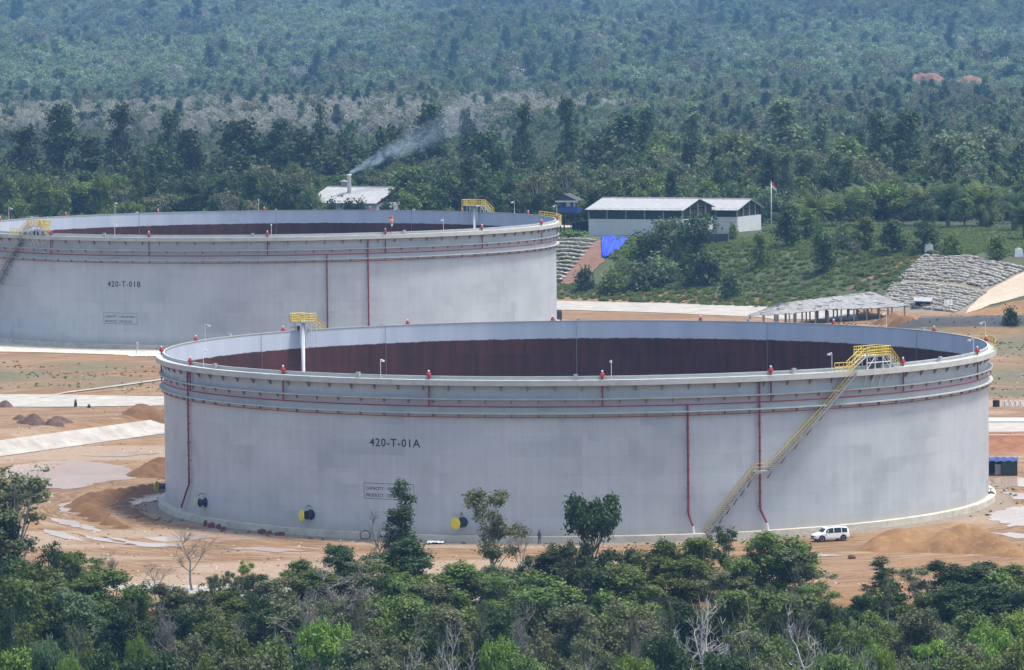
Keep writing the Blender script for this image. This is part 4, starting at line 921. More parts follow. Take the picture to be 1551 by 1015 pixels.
# rows filled in one by one
tries = 0; placed = []
while len(placed) < 118 and tries < 6000:
    tries += 1; px = rgM.uniform(-25, 1580); d = 1100 + 120 * rgM.random() ** 1.3
    if 478 < px < 618 and d < 1240: continue
    if px > 838 and d < 1128: continue
    if px > 1165: d -= 25
    if 1120 < px < 1165 and d < 1145: continue
    x = at_y(px, 300, d)[0]
    if any((x - q[0]) ** 2 + ((d - q[1]) * 0.6) ** 2 < 7.2 ** 2 for q in placed): continue
    if any(abs(x - q[0]) < 3 and abs(d - q[1]) < 5 for q in FIXED): continue
    placed.append((x, d)); g0 = gzs(x, d); H = rgM.uniform(7, 11.5) * (1 + 0.3 * (d > 1170))
    if px > 838: H = min(H, 6.5 + (d - 1075) * 0.05)
    yt = proj((x, d, g0 + H))[1]
    if px < 230: kind, mat = rgM.choice((('round', 'mid'), ('umbrella', 'mid'), ('bush', 'bright') if d < 1130 else ('round', 'mid')))
    elif px < 850: kind, mat = rgM.choice((('round', 'dark'), ('round', 'dark'), ('round', 'mid'), ('tall', 'dark'), ('airy', 'olive')))
    else: kind, mat = rgM.choice((('round', 'mid'), ('round', 'olive'), ('round', 'teal'), ('airy', 'olive'), ('umbrella', 'mid'), ('round', 'dark')))
    mg(px, yt, rgM.uniform(6, 9) * CAM_F / d, d, kind, mat)
# shrubs and trees on the slope, placed by their foot
def foot(px, yt, yb, wpx, kind, mat, label, group='shrubs on the slope by the open shed'):
    P = ground_hit(px, yb); d = P[1]; pr = MG[kind][rgM.randrange(9) % len(MG[kind])]
    H = at_y(px, yt, d)[2] - P[2]; W = wpx * d / CAM_F
    put_tree((P[0], P[1], P[2] - 0.15), pr, H, W, rgM.uniform(0, 6.28), mat, 'shrub' if kind in ('bush', 'grasstuft') else 'tree', label, 'shrub' if kind in ('bush', 'grasstuft') else 'tree', group, px); FIXED.append((P[0], P[1], W / 2))
for a in [(890, 396, 440, 50, 'bush', 'dark', 'dark shrub at the slope foot beside the left sandbag wall'), (925, 404, 444, 64, 'bush', 'mid', 'mid green shrub on the slope under the blue tarpaulin'), (985, 330, 404, 84, 'round', 'dark', 'dark tree covering the white wall of the open shed'), (1020, 326, 405, 74, 'round', 'teal', 'blue green tree in front of the open shed middle'),
          (1056, 318, 402, 76, 'round', 'dark', 'dark tree before the shed, left of the parked dark containers'), (1000, 378, 432, 74, 'bush', 'teal', 'spreading blue green shrub in the middle of the slope'), (1062, 372, 432, 84, 'bush', 'dark', 'broad dark shrub in the middle of the slope'), (965, 395, 440, 60, 'bush', 'teal', 'blue green shrub low on the slope right of the tarpaulin'),
          (1108, 405, 452, 42, 'bush', 'dark', 'dark round shrub at the foot of the grassy slope'), (1152, 346, 406, 38, 'round', 'mid', 'upright bushy tree alone on the slope below the flagpole'), (1247, 332, 413, 54, 'round', 'dark', 'big dark bushy tree standing alone on the grassy slope'), (1296, 365, 394, 22, 'airy', 'olive', 'small pale sapling right of the big dark slope tree'),
          (1192, 312, 374, 58, 'round', 'dark', 'dark tree on the slope crest right of the flagpole'), (1108, 332, 366, 26, 'bush', 'mid', 'small green tree before the white wall of the shed gable'), (1220, 310, 366, 56, 'round', 'mid', 'mid green tree on the crest above the big dark tree'), (1310, 322, 378, 62, 'round', 'mid', 'mid green tree on the crest above the pale sapling'), (1352, 328, 382, 64, 'round', 'dark', 'dark tree on the crest above the red slope cut'),
          (1400, 332, 382, 60, 'round', 'dark', 'dark tree on the crest at the terrace top left'), (1442, 346, 388, 42, 'bush', 'mid', 'green shrub above the sandbag terrace'), (1530, 458, 492, 32, 'bush', 'dark', 'dark shrub beside the black-lined berm at right'), (1515, 345, 392, 50, 'bush', 'mid', 'green shrub above the terrace near right edge'), (870, 346, 360, 60, 'bush', 'mid', 'trimmed green hedge bush below the blue hut'), (1272, 330, 378, 46, 'bush', 'teal', 'blue green shrub on the crest right of the big dark tree')]: foot(*a)
foot(1180, 440, 446, 20, 'grasstuft', 'grass', 'grassy green tuft near the foot of the slope above the road')
# oil palms
PALM_G = 'oil palms above the sandbag terrace'
for px, yt, yb in ((1232, 290, 352), (1275, 285, 345), (1310, 278, 335), (1345, 276, 330), (1398, 272, 345), (1436, 268, 348), (1490, 272, 346), (1535, 278, 352), (1462, 262, 325), (1378, 262, 322), (1512, 258, 322), (1250, 262, 318), (1552, 300, 365), (1180, 278, 330)):
    P = ground_hit(px, yb); d = P[1]; pr = FG['palm'][px % 2]; H = at_y(px, yt, d)[2] - P[2]; W = 78 * d / CAM_F
    put_tree((P[0], P[1], P[2]), pr, H, W, rgM.uniform(0, 6), rgM.choice(('mid', 'dark', 'mid')), 'palm_tree', f"feathery oil palm {'in front row' if yb > 334 else 'in back row'} {mark(px, MGT)}", 'palm tree', PALM_G, px); FIXED.append((P[0], P[1], W / 2))
settle_labels()

# ------------------------------------------------------------------ scattered masses: far forest, undergrowth, slope weeds
def scatter(name, pts, rot, sc, kind, sources, base_mat):
    me = bpy.data.meshes.new(name); me.vertices.add(len(pts)); me.vertices.foreach_set('co', np.asarray(pts, np.float32).ravel())
    for nm, ty, val in (('rot', 'FLOAT', rot), ('sc', 'FLOAT', sc), ('kind', 'INT', kind)):
        at = me.attributes.new(nm, ty, 'POINT'); at.data.foreach_set('value', np.asarray(val, np.int32 if ty == 'INT' else np.float32))
    o = link(name, me)
    g = bpy.data.node_groups.new(name + '_nodes', 'GeometryNodeTree')
    g.interface.new_socket('Geometry', in_out='INPUT', socket_type='NodeSocketGeometry'); g.interface.new_socket('Geometry', in_out='OUTPUT', socket_type='NodeSocketGeometry')
    gi, go = g.nodes.new('NodeGroupInput'), g.nodes.new('NodeGroupOutput'); jn = g.nodes.new('GeometryNodeJoinGeometry')
    def named(n_, ty):
        q = g.nodes.new('GeometryNodeInputNamedAttribute'); q.data_type = ty; q.inputs['Name'].default_value = n_
        return [s_ for s_ in q.outputs if s_.enabled and s_.name == 'Attribute'][0]
    ar, asc, ak = named('rot', 'FLOAT'), named('sc', 'FLOAT'), named('kind', 'INT')
    cx = g.nodes.new('ShaderNodeCombineXYZ'); g.links.new(ar, cx.inputs[2])
    for k, objs in enumerate(sources):
        cmpn = g.nodes.new('FunctionNodeCompare'); cmpn.data_type = 'INT'; cmpn.operation = 'EQUAL'
        ii = [s_ for s_ in cmpn.inputs if s_.type == 'INT']; g.links.new(ak, ii[0]); ii[1].default_value = k
        for ob in objs:
            oi = g.nodes.new('GeometryNodeObjectInfo'); oi.inputs['Object'].default_value = ob
            ip = g.nodes.new('GeometryNodeInstanceOnPoints')
            g.links.new(gi.outputs[0], ip.inputs['Points']); g.links.new(cmpn.outputs[0], ip.inputs['Selection']); g.links.new(oi.outputs['Geometry'], ip.inputs['Instance'])
            g.links.new(cx.outputs[0], ip.inputs['Rotation']); g.links.new(asc, ip.inputs['Scale']); g.links.new(ip.outputs[0], jn.inputs[0])
    g.links.new(jn.outputs[0], go.inputs[0])
    md = o.modifiers.new('scatter', 'NODES'); md.node_group = g
    return tag(o, kind='stuff')
# sources are crowns and trunks of trees that stand in the scene
def first_obj(mesh): return next(o_ for o_ in COL.objects if o_.type == 'MESH' and o_.data == mesh)
def src(p, trunk=False):
    a = [first_obj(p['crown'])]
    if trunk: a.append(first_obj(p['trunk']))
    return a
# two pale dry trees beyond the belt give the dry kinds their meshes
for px, yt, i in ((330, 172, 0), (560, 168, 1)):
    mg(px, yt, 40, 2060, 'airy_dry', 'dry', f"pale dry tree beyond the dark belt {'left' if i == 0 else 'right'} of the spire tree", i=i)
rg = np.random.default_rng(3)
pts, kd = [], []
y = 1112.0
fixed = np.array([(a, b_, c_) for a, b_, c_ in FIXED])
while y < 5400:
    stp = 6.2 if y < 1980 else 7.4 if y < 2900 else 9.2
    hw = 775 / CAM_F * y * 1.1 + 22
    xs = np.arange(-hw, hw, stp); xs = xs + rg.uniform(-0.42, 0.42, len(xs)) * stp; ys = y + rg.uniform(-0.45, 0.45, len(xs)) * stp
    for x, yy in zip(xs, ys):
        px, py = proj((x, yy, gzs(x, yy)))
        if s_emb(x, yy) < 62: continue
        if px > 835 and yy < 1140: continue
        if 470 < px < 625 and yy < 1252: continue
        if px > 1180 and yy < 1125: continue
        if yy < 1450 and len(fixed) and np.any(np.hypot(fixed[:, 0] - x, (fixed[:, 1] - yy) * 0.8) < 2.8): continue
        pts.append((x, yy)); 
    y += stp
pts = np.array(pts); X, Y = pts[:, 0], pts[:, 1]; r = rg.random(len(pts)); patch = fbm(X, Y * 0.4, 110, 71); patch2 = fbm(X, Y * 0.5, 200, 91)
kd = np.select([r < 0.24, r < 0.44, r < 0.62, r < 0.74, r < 0.83, r < 0.92], [0, 1, 2, 5, 6, 4], 3)
kd = np.where((patch > 0.56) & (r < 0.6), 1, kd); kd = np.where((patch < 0.42) & (r < 0.6), 0, kd)
dryband = (Y > 1930) & (Y < 2480 + 450 * (patch2 - 0.5)) & (X < 60 + 340 * (patch - 0.5))
kd = np.where(dryband & (rg.random(len(pts)) < 0.72 + 0.5 * (patch - 0.5)), rg.integers(7, 9, len(pts)), kd)
kd = np.where((Y > 1430) & (Y < 1960) & (X < 20) & (kd == 3), 6, kd)
leftbelt = (Y < 1500) & (X < 25)
kd = np.where(leftbelt & (rg.random(len(pts)) < 0.55), 1, kd)
kd = np.where((Y > 2700) & (rg.random(len(pts)) < 0.03), 8, kd)
sc = rg.uniform(0.75, 1.25, len(pts)); sc *= np.where((kd == 3) | (kd == 4), 0.8, 1.0); sc = np.where(kd >= 7, rg.uniform(0.7, 1.0, len(pts)), sc)
sc = np.where((Y > 1240) & (Y < 2000), sc * np.where(X < 40, 0.72, 0.85), sc); sc = np.where(Y > 2800, sc * (1.3 + 0.5 * (rg.random(len(pts)) < 0.25)), sc)
hl = fbm(X, Y * 0.3, 130, 301); kd = np.where((Y > 2500) & (kd < 7) & (rg.random(len(pts)) < np.clip(0.55 + 3.2 * (hl - 0.5) - (Y - 3300) / 3500, 0.05, 0.85)), 9, kd)
kd = np.where((Y > 1500) & (Y < 2500) & (X > 20) & (kd < 7) & (rg.random(len(pts)) < 0.22), 9, kd)
kd = np.where((Y > 2500) & np.isin(kd, (1, 3, 4)) & (rg.random(len(pts)) < 0.6), 2, kd)
sc = np.where((Y > 1430) & (Y < 1960) & (X < 20), sc * 0.62, sc)
S = [src(MG['round'][0]), src(MG['round'][1]), src(MG['round'][2]), src(MG['tall'][0]), src(MG['tall'][1]), src(MG['airy'][0], True), src(MG['umbrella'][0]), src(MG['airy_dry'][0], True), src(MG['airy_dry'][1], True), src(MG['round'][3])]
scatter('forest', np.stack([X, Y, gz(X, Y) - 0.3], 1), rg.uniform(0, 6.28, len(pts)), sc, kd, S, None)
# undergrowth under the near thicket
n = 1300; X = rg.uniform(-75, 75, n); Y = 425 + 113 * rg.random(n); keep = (np.abs(X) < Y * 0.118)
px = np.array([proj((a, b_, gzs(a, b_)))[0] for a, b_ in zip(X, Y)]); keep &= ~((px > 1225) & (px < 1310) & (Y > 520)) & ~((px > 250) & (px < 480) & (Y > 530))
X, Y = X[keep], Y[keep]
scatter('undergrowth', np.stack([X, Y, gz(X, Y) - 0.2], 1), rg.uniform(0, 6.28, len(X)), rg.uniform(0.6, 1.35, len(X)), rg.integers(0, 3, len(X)), [src(FG['bush'][0]), src(FG['bush'][0]), [first_obj(FG['airy'][1]['crown'])][:1] if False else src(FG['bush'][0])], None)
# weeds and low scrub on the slope
n = 42000; X = rg.uniform(0, 165, n); Y = rg.uniform(925, 1180, n); se = s_emb(X, Y); keep = (se > 1 + 5 * rg.random(n)) & (se < 130) & (np.abs(X) < Y * 0.118)
pxs = np.array([proj((a, b_, gzs(a, b_))) for a, b_ in zip(X, Y)])
keep &= ~((pxs[:, 0] > 1396 - 0.85 * (pxs[:, 1] - 388)) & (pxs[:, 1] > 388)) & ~((pxs[:, 1] > 440) & (pxs[:, 0] > 1300)) & ~((pxs[:, 0] > 838) & (pxs[:, 0] < 905) & (pxs[:, 1] > 339) & (pxs[:, 1] < 347)) & ~((pxs[:, 0] < 925) & (pxs[:, 1] > 358) & (pxs[:, 1] < 432)) & ~((pxs[:, 0] > 880) & (pxs[:, 0] < 1160) & (pxs[:, 1] < 362) )
X, Y = X[keep], Y[keep]
scatter('slope_weeds', np.stack([X, Y, gz(X, Y) - 0.25], 1), rg.uniform(0, 6.28, len(X)), rg.uniform(0.10, 0.30, len(X)), (rg.random(len(X)) < 0.12).astype(int), [src(MG['grasstuft'][0]), src(MG['bush'][1])], None)


# ------------------------------------------------------------------ buildings beyond the slope
def frame(P, phi):
    """axis direction (to the right, coming nearer) and the direction towards the viewer side"""
    return np.array(P, float), np.array((math.cos(phi), -math.sin(phi), 0.0)), np.array((-math.sin(phi), -math.cos(phi), 0.0))
Z3 = np.array((0, 0, 1.0))
def gable_shed(name, label, Pr, phi, L, hw, drop, gz0, low, cat, group=None, open_upper=True):
    """Pr = right end of the ridge; low = height of the white lower wall"""
    P, a, nrm = frame(Pr, phi); c0 = P - a * L / 2
    root = empty(name, (c0[0], c0[1], gz0), 0, None, label, cat, group); o = np.array((c0[0], c0[1], gz0))
    q = lambda u, v, z: tuple(P - o + a * u + nrm * v + Z3 * z)      # u along the ridge (negative = left), v to the viewer, z from ridge
    oh = 0.9
    mb = MB(); n = int(L / 0.9)
    for sgn in (1, -1):
        A = []
        for i in range(n + 1):
            u = -L + L * i / n; w_ = 0.035 * (i % 2); A.append([q(u, 0, w_), q(u, sgn * (hw + oh) * 0.5, -drop * (hw + oh) / hw * 0.5 + w_), q(u, sgn * (hw + oh), -drop * (hw + oh) / hw + w_)])
        if sgn < 0: A = [r_[::-1] for r_ in A]
        mb.grid(A)
        B = [[(x, y, z - 0.12) for x, y, z in r_] for r_ in A]; mb.grid([r_[::-1] for r_ in B])
        for ends in (0, -1): mb.grid([A[ends], B[ends]])
        mb.grid([[A[i][-1 if sgn > 0 else 0] for i in range(n + 1)], [B[i][-1 if sgn > 0 else 0] for i in range(n + 1)]])
    rf = mb.build('roof', M['roof_pale'], root)
    mb = MB(); mb.tube([q(-L, 0, 0.1), q(0, 0, 0.1)], 0.16, 6); mb.build('ridge_cap', M['roof_pale'], rf)
    ze = -drop; zg = gz0 - P[2]
    def wallq(u0, v0, u1, v1, z0, z1, th=0.2):
        p0, p1 = np.array(q(u0, v0, z0)), np.array(q(u1, v1, z0)); d_ = (p1 - p0) / np.linalg.norm(p1 - p0); t_ = np.array((-d_[1], d_[0], 0)) * th / 2
        mb.hexa([p0 - t_, p1 - t_, p1 + t_, p0 + t_] + [p + Z3 * (z1 - z0) for p in (p0 - t_, p1 - t_, p1 + t_, p0 + t_)])
    i_ = 0.6
    mb = MB()
    wallq(-L + i_, hw, -i_, hw, zg - 1.5, zg + low); wallq(-i_, hw - 0.1, -i_, -hw + 0.1, zg - 1.5, zg + low); wallq(-L + i_, hw - 0.1, -L + i_, -hw + 0.1, zg - 1.5, zg + low); wallq(-L + i_, -hw, -i_, -hw, zg - 1.5, zg + low)
    mb.build('lower_wall', M['wall_white'], root)
    mb = MB(); wallq(-L + i_ + 0.1, hw - 0.25, -i_ - 0.1, hw - 0.25, zg + low - 0.2, ze + 0.1, 0.06); wallq(-i_ - 0.25, hw - 0.4, -i_ - 0.25, -hw + 0.4, zg + low - 0.2, ze - 0.15, 0.06); wallq(-L + i_ + 0.25, hw - 0.4, -L + i_ + 0.25, -hw + 0.4, zg + low - 0.2, ze - 0.15, 0.06)
    wallq(-L + i_ + 0.1, -hw + 0.25, -i_ - 0.1, -hw + 0.25, zg + low - 0.2, ze + 0.1, 0.06)
    mb.build('upper_shade_sheet', M['wall_dark'], root)  # dark sheets painted in place of shade in the open upper part
    for u in (-i_ - 0.1, -L + i_ + 0.1):
        mb = MB(); e = 0.08
        mb.add([q(u - e, hw - 0.1, ze), q(u - e, -hw + 0.1, ze), q(u - e, 0, -0.15), q(u + e, hw - 0.1, ze), q(u + e, -hw + 0.1, ze), q(u + e, 0, -0.15)], [(0, 2, 1), (3, 4, 5), (0, 1, 4, 3), (1, 2, 5, 4), (2, 0, 3, 5)])
        mb.build('gable_panel', M['wall_dark'], root)
    k = max(3, int(L / 4.5))
    for i in range(k + 1):
        u = -L + i_ + (L - 2 * i_) * i / k; mb = MB(); mb.box(q(u, hw - 0.05, (zg + low + ze) / 2), (0.28, 0.28, ze - zg - low), -phi); mb.build('post', M['wood'], root)
    for v in (-0.5, 0, 0.5):
        mb = MB(); mb.box(q(-i_ + 0.05, hw * v, (zg + low - drop * abs(v)) / 2), (0.25, 0.25, -drop * abs(v) - zg - low - 0.2), -phi); mb.build('post', M['wood'], root)
    return root
g1 = 15.0
gable_shed('open_shed', 'long pale-roofed open shed with white lower wall, nearest the blue hut', at_y(1060, 301, 1086), R_(24), 23.6, 9.0, 2.0, g1, 3.6, 'shed', 'pale-roofed sheds above the slope')
gable_shed('open_shed', 'second pale-roofed shed with dark gable, behind and right of the longer one', at_y(1138, 302, 1100), R_(24), 21.5, 7.4, 1.9, g1, 3.4, 'shed', 'pale-roofed sheds above the slope')
P = at_y(603, 284, 1222)
ch = gable_shed('chimney_hall', 'pale-roofed hall with smoking white chimney among the trees', P, R_(28), 20.5, 10.5, 3.3, gzs(P[0] - 9, 1222), 2.6, 'hall')
q0 = at_y(529, 284, 1224); q1 = at_y(529, 264, 1224); mb = MB(); o = np.array(ch.location)
mb.lathe([(0.52, -1.5), (0.5, q1[2] - q0[2] - 0.4), (0.62, q1[2] - q0[2] - 0.35), (0.6, q1[2] - q0[2])], 14, tuple(q0 - o)); mb.build('chimney', M['steel_white'], ch, True)
qv = at_y(521, 279, 1223) - o; mb = MB(); mb.box(tuple(qv), (1.4, 1.4, 1.3)); mb.lathe([(1.15, 0.65), (0.1, 1.15)], 4, tuple(qv)); mb.build('roof_vent', M['roof_old'], ch)
# blue guard hut on posts
c0 = at_y(863, 335, 1090); gh = gzs(c0[0], c0[1]); hut = empty('guard_hut', (c0[0], c0[1], gh), R_(-16), None, 'blue two-level guard hut with dark pitched roof left of the sheds', 'hut')
zt = lambda py: at_y(863, py, 1090)[2] - gh
mb = MB()
for sx in (-1.7, 1.7):
    for sy in (-1.5, 1.5):
        mb = MB(); mb.box((sx, sy, zt(322) / 2 - 0.3), (0.25, 0.25, zt(322) + 0.6)); mb.build('leg', M['blue_dark'], hut)
mb = MB(); mb.box((0, 0, zt(322)), (4.6, 4.2, 0.2)); mb.build('floor', M['blue_dark'], hut)
mb = MB(); mb.box((-0.3, 0, (zt(322) + zt(304)) / 2 + 0.1), (2.9, 2.9, zt(304) - zt(322) - 0.05)); bd = mb.build('cabin_wall', M['blue_paint'], hut)
for x_, w_ in ((-0.95, 0.7), (0.1, 0.9)):
    mb = MB(); mb.box((x_, -1.47, zt(309)), (w_, 0.06, 1.0)); mb.build('window', M['wall_white'] if x_ > 0 else M['glass_dark'], bd)
mb = MB(); mb.box((1.17, -0.4, zt(309)), (0.06, 1.0, 1.2)); mb.build('window', M['wall_white'], bd)
mb = MB(); mb.box((0.1, -2.05, zt(318)), (4.2, 0.1, 1.0)); mb.box((2.25, 0, zt(318)), (0.1, 4.0, 1.0)); mb.build('balcony_panel', M['blue_paint'], hut)
mb = MB(); zr, ze = zt(293), zt(303.5); e = 2.6
mb.add([(-e, -e, ze), (-e, e, ze), (e, e, ze), (e, -e, ze), (-0.6, -e - 0.1, zr), (-0.6, e + 0.1, zr)], [(0, 4, 5, 1), (3, 2, 5, 4), (0, 3, 4), (1, 5, 2), (0, 1, 2, 3)]); rf = mb.build('roof', M['roof_dark'], hut)
mb = MB(); mb.box((0, -e - 0.05, ze - 0.15), (2 * e, 0.1, 0.35)); mb.build('fascia', M['wall_white'], rf)
# lean-to between hut and shed
c1 = at_y(886, 334, 1092); lt = empty('lean_to', (c1[0], c1[1], gzs(c1[0], 1092)), R_(-20), None, 'low dark lean-to between the blue hut and the open shed', 'lean-to')
mb = MB(); mb.hexa([(-3, -2, 2.5), (2.6, -2, 3.4), (2.6, 2, 3.4), (-3, 2, 2.5), (-3, -2, 2.65), (2.6, -2, 3.55), (2.6, 2, 3.55), (-3, 2, 2.65)]); mb.build('roof', M['roof_old'], lt)
mb = MB(); mb.box((-0.2, 1.4, 1.3), (5.2, 0.15, 2.6)); mb.box((-2.6, 0, 1.1), (0.15, 2.4, 2.6)); mb.build('back_wall', M['wall_dark'], lt)
for x_ in (-2.7, 2.3):
    mb = MB(); mb.box((x_, -1.8, 1.35), (0.16, 0.16, 2.9)); mb.build('post', M['wood'], lt)
tag(drape('hut_path', [(838, 344.6), (902, 345.5)], [(838, 341.5), (902, 342.3)], M['sand'], 0.08, 20, 3), kind='structure')
# flagpole
P = ground_hit(1168.5, 352); fp = empty('flagpole', (P[0], P[1], P[2]), 0, None, 'tall flagpole with red and white flag right of the sheds', 'flagpole'); hp = at_y(1168.5, 275, P[1])[2] - P[2]
mb = MB(); mb.lathe([(0.14, 0), (0.11, hp * 0.5), (0.07, hp)], 8); mb.lathe([(0.12, hp), (0.05, hp + 0.15)], 8); mb.build('pole', M['steel_white'], fp, True)
for z0, z1, mt in ((0.62, 0, 'flag_red'), (1.24, 0.62, 'flag_white')):
    mb = MB(); G = []
    for i in range(9):
        u = i / 8; G.append([(0.1 + 1.1 * u, 0.18 * math.sin(5 * u), hp - 0.1 - z0 - 1.0 * u ** 1.2), (0.1 + 1.1 * u, 0.18 * math.sin(5 * u + 0.3), hp - 0.1 - z1 - 1.0 * u ** 1.2)])
    mb.grid(G); mb.grid([[(x, y + 0.02, z) for x, y, z in r_][::-1] for r_ in G]); mb.build('flag_cloth', M[mt], fp)
# dark containers under the trees
for px, py, w_, lab in ((1028, 367, 30, 'dark container behind the trees before the shed middle'), (1082, 369, 42, 'dark container in front of the white shed gable wall')):
    P = ground_hit(px, py); mb = MB(); W = w_ * P[1] / CAM_F; H = 2.3
    mb.box((0, 0, H / 2), (W, 2.4, H), 0)
    for k in range(int(W / 0.45)): mb.box((-W / 2 + 0.3 + k * 0.45, -1.23, H / 2), (0.2, 0.06, H - 0.3))
    for sx in (-1, 1): mb.box((sx * (W / 2 + 0.03), 0, H / 2), (0.06, 2.46, H + 0.06))
    ob = mb.build('storage_container', paint('container_slate', (0.05, 0.055, 0.075), 0.6, 0.2), None); ob.location = P - np.array((0, 0, 0.1)); ob.rotation_euler = (0, 0, R_(-8)); tag(ob, lab, 'container', 'dark containers before the sheds')
# little white boxes on the crest
for px, py, w_, h_, lab in ((1407, 383, 14, 13, 'small white tank among shrubs above the terrace'), (1543, 389, 14, 12, 'small white box at the right edge above the terrace')):
    P = ground_hit(px, py); W = w_ * P[1] / CAM_F; H = h_ * P[1] / CAM_F; mb = MB(); mb.hexa([(-W / 2, -0.7, 0), (W / 2, -0.7, 0), (W / 2, 0.7, 0), (-W / 2, 0.7, 0), (-W / 2.6, -0.5, H), (W / 2.6, -0.5, H), (W / 2.6, 0.5, H), (-W / 2.6, 0.5, H)]); mb.lathe([(0.3, H), (0.3, H + 0.15), (0.2, H + 0.2)], 10)
    ob = mb.build('white_box', M['wall_white']); ob.location = P; tag(ob, lab, 'tank box')
# blue tarpaulin lying on the slope
rg_ = random.Random(4); mb = MB(); G = []
top = [ground_hit(px, py) for px, py in ((911, 361), (935, 361), (957, 362))]; bot = [ground_hit(px, py) for px, py in ((912, 391), (918, 392), (938, 380))]
def s3(p, u): u *= 2; i = min(int(u), 1); return p[i] + (p[i + 1] - p[i]) * (u - i)
for i in range(25):
    u = i / 24; row = []
    for j in range(12):
        v = j / 11; p = s3(top, u) * (1 - v) + s3(bot, u) * v; row.append((p[0] + rg_.gauss(0, 0.05), p[1], gzs(p[0], p[1]) + 0.45 + 0.22 * math.sin(u * 34 + v * 3) * v + rg_.gauss(0, 0.06)))
    G.append(row)
mb.grid(G); mb.grid([[(x, y + 0.05, z - 0.05) for x, y, z in r_][::-1] for r_ in G]); tag(mb.build('blue_tarpaulin', M['tarp_blue'], None, True), 'bright blue tarpaulin spread on the slope below the open shed', 'tarpaulin')
tag(drape('red_scar', [(852, 432), (880, 430), (905, 404), (916, 396)], [(846, 426), (872, 398), (892, 372), (910, 364)], M['soil_red'], 0.12, 40, 8, 0.5, 8), kind='structure')
tag(drape('red_cut', [(1288, 440), (1335, 419), (1385, 398), (1398, 391)], [(1285, 436), (1330, 414), (1378, 393), (1393, 387)], M['soil_red'], 0.1, 60, 5, 1.6, 9), kind='structure')
tag(drape('sand_face', [(1462, 476), (1500, 462), (1551, 449), (1600, 440)], [(1468, 466), (1490, 444), (1551, 412), (1600, 395)], M['sand'], 0.15, 40, 8, 0.4, 10), kind='structure')
tag(drape('spoil_ground', [(1330, 494), (1400, 499), (1470, 486), (1551, 470)], [(1300, 470), (1390, 474), (1462, 474), (1551, 452)], M['soil_heap'], 0.06, 40, 8, 0.6, 11), kind='structure')
# sandbag terraces
def terrace(label, rows, seed, bag=0.95, hb=0.42):
    rg_ = random.Random(seed); mb = MB(); cs = []
    for poly in rows:
        pts = []
        for (xa, ya), (xb, yb) in zip(poly[:-1], poly[1:]):
            for k in range(max(1, int(abs(xb - xa) / 3))):
                u = k / max(1, int(abs(xb - xa) / 3)); pts.append(ground_hit(xa + (xb - xa) * u, ya + (yb - ya) * u))
        acc = 0.0; prev = pts[0]
        for p in pts[1:]:
            d_ = p - prev; L = np.linalg.norm(d_[:2]); n = max(1, int(L / bag))
            for k in range(n):
                if rg_.random() < 0.10: continue
                c_ = prev + d_ * (k + 0.5) / n + np.array((0, rg_.gauss(0, 0.16), 0.07 * math.sin(prev[0] * 0.9 + k + poly[0][1]) + rg_.gauss(0, 0.05))); ang = math.atan2(d_[1], d_[0]) + rg_.gauss(0, 0.12); l, w_, h_ = L / n * 0.97, 0.75 + rg_.gauss(0, 0.06), hb * rg_.uniform(0.85, 1.1)
                ca, sa = math.cos(ang), math.sin(ang); V = []
                for zz, s_ in ((0, 0.86), (0.3, 1.0), (0.75, 0.97), (1.0, 0.72)):
                    for sx, sy in ((-1, -1), (1, -1), (1, 1), (-1, 1)):
                        x_, y_ = sx * l / 2 * (0.5 + 0.5 * s_), sy * w_ / 2 * s_; V.append((c_[0] + x_ * ca - y_ * sa, c_[1] + x_ * sa + y_ * ca, c_[2] + 0.15 + zz * h_ + rg_.gauss(0, 0.02)))
                F_ = [(12, 13, 14, 15)]
                for i in range(3): F_ += [(4 * i + j, 4 * i + (j + 1) % 4, 4 * i + 4 + (j + 1) % 4, 4 * i + 4 + j) for j in range(4)]
                mb.add(V, F_)
            prev = p
    return tag(mb.build('sandbag_terrace', M['bag']), label, 'sandbag wall')
rows = []
for i in range(11):
    u = i / 10; rows.append([(1398 - 36 * u, 390 + 33 * u), (1470 - 20 * u, 391 + 36 * u), (1500 - 14 * u, 398 + 36 * u), (1556 - 62 * u, 409 + 33 * u)])
for i in range(11):
    u = i / 10; rows.append([(1352 - 18 * u, 431 + 30 * u), (1400 - 4 * u, 432 + 36 * u), (1450 - 8 * u, 437 + 36 * u), (1496 - 44 * u, 446 + 29 * u)])
tag(drape('terrace_soil', [(1330, 470), (1390, 476), (1455, 477), (1500, 450)], [(1396, 388), (1450, 388), (1505, 396), (1556, 406)], soil('terrace_dirt', (0.24, 0.21, 0.155), (0.17, 0.145, 0.10), (0.29, 0.25, 0.19)), 0.1, 50, 14, 0.3, 12), kind='structure')
terrace('big stepped grey sandbag terrace on the right above the long roof', rows, 5)
rows = [[(832, 364 + 5.6 * i), (870 - 2.0 * i, 363.5 + 5.6 * i), (905 - 4.6 * i, 366 + 5.8 * i)] for i in range(12)]
terrace('stepped sandbag wall between the rear tank and the blue tarpaulin', rows, 6, 0.9, 0.36)
